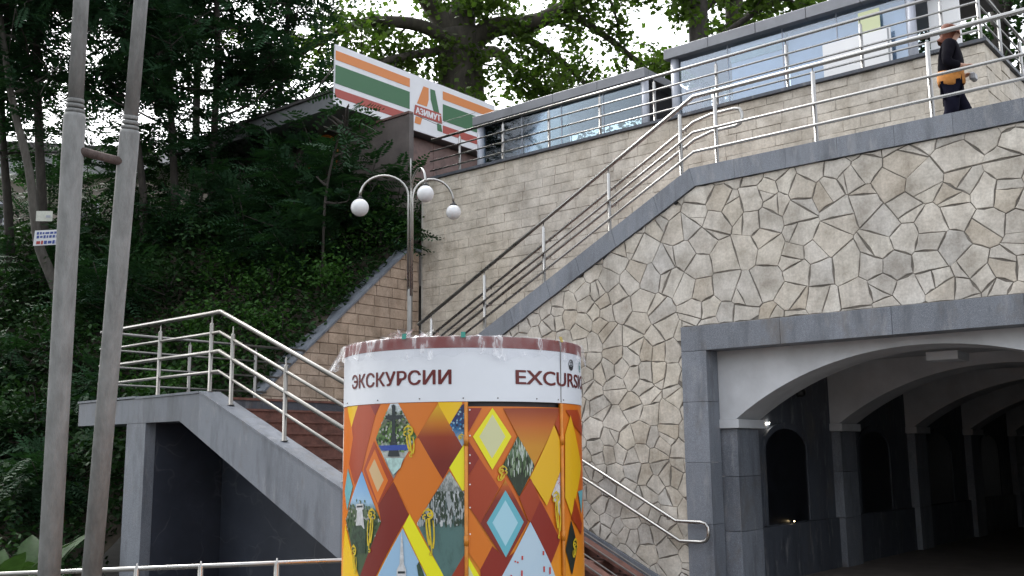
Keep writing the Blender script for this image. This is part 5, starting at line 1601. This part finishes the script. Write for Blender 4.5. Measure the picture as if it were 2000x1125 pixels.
plane_tree('broadleaf_tree', 'dark leafy tree behind the balustrade at the upper right corner', [(-6.4, 28.0, 6.9), (-6.4, 27.9, 10), (-6.3, 27.8, 14), (-6.2, 27.7, 17)], (0.3, 0.14),
    [([(-6.4, 27.9, 11), (-5.2, 28.4, 12.4), (-4.2, 28.6, 12.8)], 0.12, 0.05), ([(-6.4, 27.9, 11.4), (-7.6, 28.2, 12.6), (-8.6, 28.4, 13)], 0.12, 0.05),
     ([(-6.3, 27.9, 12.5), (-5.6, 26.9, 13.6), (-5.0, 26.2, 14)], 0.1, 0.05), ([(-6.3, 27.9, 10.2), (-5.4, 28.3, 10.6), (-4.4, 28.6, 10.8)], 0.1, 0.05), ([(-6.3, 27.9, 9.6), (-7.1, 27.3, 10.2), (-7.8, 27.0, 10.4)], 0.1, 0.05)],
    51, 0.6, 1.5, 4, 6500, mat_leaf='leaf_dark', bark='bark_dark', lsize=0.16, spread=0.25)

# slender ailanthus trees on the left slope
def ailanthus(label, path, r, seed, nf, zlo, rad, lean=None, mat='leaf_blue', bark='bark_dark', zhi=13.5, nb=16):
    rg = random.Random(seed)
    p0 = path[0]; zb = hill_z(p0[0], p0[1]) - 0.15
    path = [(p0[0], p0[1], zb)] + list(path[1:])
    t = thing('ailanthus_tree', path[0], label, 'tree', 'slender trees on the left hillside')
    mb = MB(); pp = limb_path(mb, path, r, r * 0.45, 10)
    mb.build('trunk', bark, t, True)
    bm_ = MB(); tips = []
    for k in range(nb):
        z = zlo + (zhi - zlo) * (k + rg.random()) / nb
        i = min(range(len(pp)), key=lambda q: abs(pp[q].z - z))
        a = rg.uniform(0, 2 * math.pi)
        dd = Vector((math.cos(a), math.sin(a), rg.uniform(-0.15, 0.55)))
        s_ = branch(bm_, pp[i], dd, rad * rg.uniform(0.5, 1.15), 0.035, 0.01, rg, 0.22, 5, 0.03)
        tips += s_[1:]
        for m_ in range(3):
            j = rg.randrange(1, len(s_))
            tips += branch(bm_, s_[j], Vector((rg.gauss(0, 1), rg.gauss(0, 1), rg.gauss(0.1, 0.6))), rad * 0.45, 0.012, 0.005, rg, 0.3, 3, 0)[1:]
    top = pp[-1]                                   # the crown closes well above the picture's upper edge
    for k in range(nb + 6):
        a = rg.uniform(0, 2 * math.pi)
        dd = Vector((math.cos(a), math.sin(a), rg.uniform(0.0, 1.2)))
        s_ = branch(bm_, top + Vector((0, 0, rg.uniform(-0.6 * rad, 0.15 * rad))), dd, rad * rg.uniform(0.8, 1.7), 0.04, 0.01, rg, 0.22, 5, 0.03)
        tips += s_[2:] * 2
    nf = int(nf * 1.2)
    tag(bm_.build('limbs', bark, t, True), kind='stuff')
    T = np.array([q[:] for q in tips])
    idx = nrg.integers(0, len(T), nf)
    b = T[idx] + nrg.normal(size=(nf, 3)) * 0.12
    d = nrg.normal(size=(nf, 3)); d[:, 2] = d[:, 2] * 0.5 + 0.1
    tag(np_mesh('crown', fronds(b, d, 0.6, 9, 0.145, 0.058), 4, mat, t), kind='stuff')
    return t
ailanthus('tall dark straight tree seen just left of the twin poles', [(-21.75, 10.23, 4.64), (-21.53, 9.9, 7.05), (-21.3, 9.5, 9.79), (-21.15, 9.14, 13.5)], 0.13, 61, 950, 8.6, 2.0, zhi=13.2)
ailanthus('leaning grey tree carrying the paper notice at the far left', [(-20.45, 10.1, 4.2), (-20.62, 9.75, 5.4), (-20.75, 9.5, 6.1), (-20.72, 9.21, 7.53), (-20.9, 8.82, 9.1), (-21.2, 8.47, 11.5)], 0.125, 62, 700, 9.0, 1.7, bark='bark_grey', zhi=12.5)
ailanthus('slim tree beside the right pole with a trunk in front of the beige house', [(-20.27, 12.42, 6.35), (-20.1, 12.12, 8.41), (-19.91, 11.79, 10.7), (-19.66, 11.6, 13.5)], 0.10, 63, 1100, 8.3, 2.1)
ailanthus('slim dark tree nearest the shop roof box', [(-20.1, 13.2, 6.44), (-19.88, 13.01, 8.2), (-19.51, 12.79, 10.65), (-19.32, 12.5, 13.4)], 0.11, 64, 1100, 8.6, 2.2)
ailanthus('dark tree cut by the left picture edge', [(-23.27, 10.11, 5.47), (-23.1, 9.85, 7.3), (-23.0, 9.57, 9.02), (-22.81, 9.11, 12.9)], 0.12, 65, 900, 8.2, 1.9)
ailanthus('thin tree rising behind the right twin pole', [(-20.54, 11.75, 5.36), (-20.27, 11.54, 7.37), (-20.2, 10.97, 10.29), (-20.1, 10.62, 13.3)], 0.10, 66, 950, 8.7, 2.0)
ailanthus('broad leafy tree over the left end of the shop roof', [(-19.24, 14.2, 6.8), (-18.99, 14.1, 9.28), (-18.59, 14.03, 11.55), (-18.4, 14.0, 13.8)], 0.09, 67, 1000, 8.5, 2.0)
ailanthus('tree with open crown in front of the house between the poles', [(-22.6, 12.6, 6.9), (-22.5, 12.4, 9), (-22.3, 12.2, 11), (-22.0, 12.0, 14)], 0.12, 68, 1000, 10.3, 2.3)
ailanthus('far tree behind the shop roof at upper left', [(-24.5, 15.5, 6.9), (-24.4, 15.4, 10), (-24.3, 15.3, 12.5), (-24.2, 15.2, 16)], 0.14, 69, 1000, 11.5, 2.8, zhi=16)

ailanthus('sapling whose feathered leaves overlap the lower edge of the striped sign', [(-15.35, 12.6, 4.4), (-15.2, 12.5, 6.5), (-14.9, 12.5, 7.6), (-14.6, 12.5, 8.0)], 0.03, 70, 36, 6.2, 0.4, zhi=8.0, nb=5)
# street trees on the viewer's side, mirrored in the tunnel's dark panels
for tx, ty, lab, sd in ((-19.0, 0.8, 'street tree left of the twin poles, outside the picture', 81), (-10.5, -5.5, 'street tree behind the viewer on the left', 82), (1.5, -8.5, 'street tree behind the viewer on the right', 83)):
    plane_tree('street_tree', lab, [(tx, ty, GZ), (tx, ty, 3), (tx + 0.1, ty, 6), (tx + 0.2, ty, 9)], (0.3, 0.15),
        [([(tx, ty, 4.2), (tx + 1.6 * math.cos(a_), ty + 1.6 * math.sin(a_), 6.0), (tx + 2.6 * math.cos(a_), ty + 2.6 * math.sin(a_), 7.2 + 0.3 * (q_ % 3))], 0.12, 0.05) for q_, a_ in enumerate([0.4, 1.3, 2.2, 3.2, 4.1, 5.0, 5.8])] +
        [([(tx + 0.1, ty, 6.5), (tx + 1.2 * math.cos(a_), ty + 1.2 * math.sin(a_), 8.6), (tx + 1.8 * math.cos(a_), ty + 1.8 * math.sin(a_), 10.4)], 0.12, 0.05) for a_ in (0.0, 1.6, 3.1, 4.7)],
        sd, 0.5, 1.5, 3, 7000, lsize=0.34, spread=0.4)

# bushes on the slope
def bush(label, x, y, r, h, n, mat, size, cat='bush', kind='leaf', name='bush', group='bushes on the hillside'):
    z = hill_z(x, y)
    t = thing(name, (x, y, z), label, cat, group)
    rg = random.Random(int(abs(x * 131 + y * 977) * 10))
    bm_ = MB(); tips = []
    for k in range(9):
        a = rg.uniform(0, 6.283); e = rg.uniform(0.35, 1.3)
        s_ = branch(bm_, (x + rg.uniform(-.15, .15) * r, y + rg.uniform(-.15, .15) * r, z - 0.1), (math.cos(a) * math.cos(e), math.sin(a) * math.cos(e), math.sin(e)), max(r, h) * rg.uniform(0.6, 1.0), 0.022, 0.006, rg, 0.25, 5, 0.03)
        tips += s_[1:]
    bm_.build('stems', 'bark_dark', t, True)
    if kind == 'frond':
        T = np.array([q[:] for q in tips]); idx = nrg.integers(0, len(T), n)
        b = T[idx] + nrg.normal(size=(n, 3)) * 0.1
        d = b - np.array([x, y, z + h * 0.2]); d += nrg.normal(size=(n, 3)) * 0.4; d[:, 2] *= 0.5
        tag(np_mesh('foliage', fronds(b, d, size, 9, 0.13, 0.05), 4, mat, t), kind='stuff')
    else:
        # uneven shell of leaf clumps
        m_ = 16
        cl = nrg.normal(size=(m_, 3)); cl /= np.linalg.norm(cl, axis=1, keepdims=True)
        cl[:, 2] = np.abs(cl[:, 2])
        cl *= nrg.uniform(0.45, 1.0, size=(m_, 1))
        c0 = np.array([x, y, z]) + cl * np.array([r, r, h])
        idx = nrg.integers(0, m_, n)
        c = c0[idx] + nrg.normal(size=(n, 3)) * np.array([r, r, h]) * 0.24
        tag(np_mesh('foliage', leaves(c, size, OVAL, 0.7), 4, mat, t), kind='stuff')
    return t
ORD = ['first', 'second', 'third', 'fourth', 'fifth', 'sixth', 'seventh', 'eighth', 'ninth', 'tenth', 'eleventh', 'twelfth', 'thirteenth', 'fourteenth', 'fifteenth']
def row_labels(pts, what):
    """each bush told by its row on the slope and its count from the tan side wall"""
    rows = {}
    for p in pts:
        z = hill_z(p[0], p[1])
        rows.setdefault('foot' if z < 1.6 else 'lower half' if z < 3.6 else 'upper half' if z < 5.9 else 'top', []).append(p)
    out = {}
    for nm, ps in rows.items():
        for k, p in enumerate(sorted(ps, key=lambda q: -q[0])):
            out[p] = '%s, %s from the tan wall at the slope %s' % (what, ORD[k], nm)
    return out
MDP = ((-15.3, 11.4), (-15.1, 12.6), (-16.2, 12.2), (-15.4, 13.6), (-16.6, 13.3), (-15.6, 10.4), (-16.7, 11.0), (-17.6, 12.0), (-15.0, 13.95), (-16.0, 9.6), (-17.3, 10.1))
LB_ = row_labels(MDP, 'leafy mid-green bush')
for q_ in MDP:
    bush(LB_[q_], q_[0], q_[1], 0.75, 0.75, 900, 'leaf_mid', 0.10, group='mid-green bushes')
DKP = ((-18.4, 11.2), (-18.6, 12.6), (-19.6, 11.0), (-17.8, 13.4), (-19.4, 13.4), (-20.6, 12.0), (-18.2, 9.6), (-19.4, 9.4), (-20.8, 10.6), (-22.0, 11.2), (-16.6, 8.6), (-17.8, 8.4), (-19.0, 8.0), (-15.4, 8.7), (-20.4, 8.4), (-21.8, 9.2), (-23.2, 10.6), (-16.2, 7.4), (-17.6, 7.0), (-19.0, 6.4), (-14.9, 7.0), (-15.6, 9.4), (-23.4, 8.6), (-20.6, 6.6), (-22.0, 7.4), (-24.6, 9.6))
LB_ = row_labels(DKP, 'dense dark green bush')
for q_ in DKP:
    bush(LB_[q_], q_[0], q_[1], 0.95, 0.85, 850, 'leaf_dark', 0.12, group='dark bushes under the trees')
FRP = ((-17.4, 13.7, 2.4), (-18.4, 13.2, 2.0), (-16.6, 13.9, 2.0), (-17.9, 12.6, 1.8), (-16.4, 12.8, 1.3), (-19.3, 12.2, 1.7), (-20.3, 11.3, 1.5), (-18.8, 10.4, 1.4), (-21.4, 10.4, 1.5), (-22.6, 10.0, 1.5), (-17.2, 9.2, 1.1), (-19.6, 8.6, 1.3), (-21.0, 8.0, 1.3), (-18.3, 7.4, 1.2), (-16.2, 8.0, 1.0), (-16.0, 14.1, 1.9), (-15.35, 14.2, 1.5), (-17.0, 14.25, 2.3), (-18.1, 14.2, 2.3), (-16.3, 13.5, 2.1), (-15.7, 13.4, 1.5), (-23.5, 12.2, 3.0), (-24.6, 11.2, 3.0), (-22.4, 13.2, 2.6), (-25.5, 12.5, 3.0), (-21.3, 12.9, 2.4))
LB_ = row_labels(FRP, 'feather-leaved ailanthus shrub')
for q_ in FRP:
    bush(LB_[q_], q_[0], q_[1], 1.0, q_[2], 210, 'leaf_blue', 0.62, cat='shrub', kind='frond', name='ailanthus_shrub', group='feathery shrubs')
# ground cover
gx = nrg.uniform(-27, -14.4, 60000); gy = nrg.uniform(4.5, 14.6, 60000)
gz = np.array([hill_z(a, b) for a, b in zip(gx, gy)])
ok = gz > GZ
gc = np.stack([gx, gy, gz + nrg.uniform(0.0, 0.28, 60000)], 1)[ok]
tag(np_mesh('ground_cover', leaves(gc, 0.13, OVAL, 0.9), 4, 'leaf_dark'), 'low dark ivy and weeds covering the slope', 'ground cover', kind='stuff')
# broad-leaved plant by the street rail
for (x, y, lab) in ((-10.9, 4.75, 'pale broad-leaved plant at the lower left corner'), (-11.9, 5.6, 'broad-leaved plant half hidden behind the twin poles at street level')):
    t = thing('broadleaf_plant', (x, y, GZ), lab, 'plant')
    rg = random.Random(int(-x * 10))
    st_ = MB()
    for k in range(11):
        a = rg.uniform(0, 6.283); L_ = rg.uniform(0.75, 1.25); w = rg.uniform(0.09, 0.14); e = rg.uniform(0.75, 1.25)
        d = Vector((math.cos(a) * math.cos(e), math.sin(a) * math.cos(e), math.sin(e)))
        sd = Vector((-math.sin(a), math.cos(a), 0))
        mb = MB(); n = 9
        for i in range(n + 1):
            tt = i / n
            c = Vector((x, y, GZ)) + d * L_ * tt + Vector((math.cos(a), math.sin(a), -0.9)) * 0.35 * L_ * max(0, tt - 0.35) ** 2
            ww = w * (0.06 if tt < 0.3 else math.sin(math.pi * min(1, (tt - 0.28) / 0.72 + 0.02)) + 0.03)
            mb.v += [tuple(c - sd * ww + Vector((0, 0, ww * 0.35))), tuple(c), tuple(c + sd * ww + Vector((0, 0, ww * 0.35)))]
            if i:
                o = 3 * i
                mb.f += [(o - 3, o - 2, o + 1, o), (o - 2, o - 1, o + 2, o + 1)]
        mb.build('leaf', 'leaf_pale', t, True)
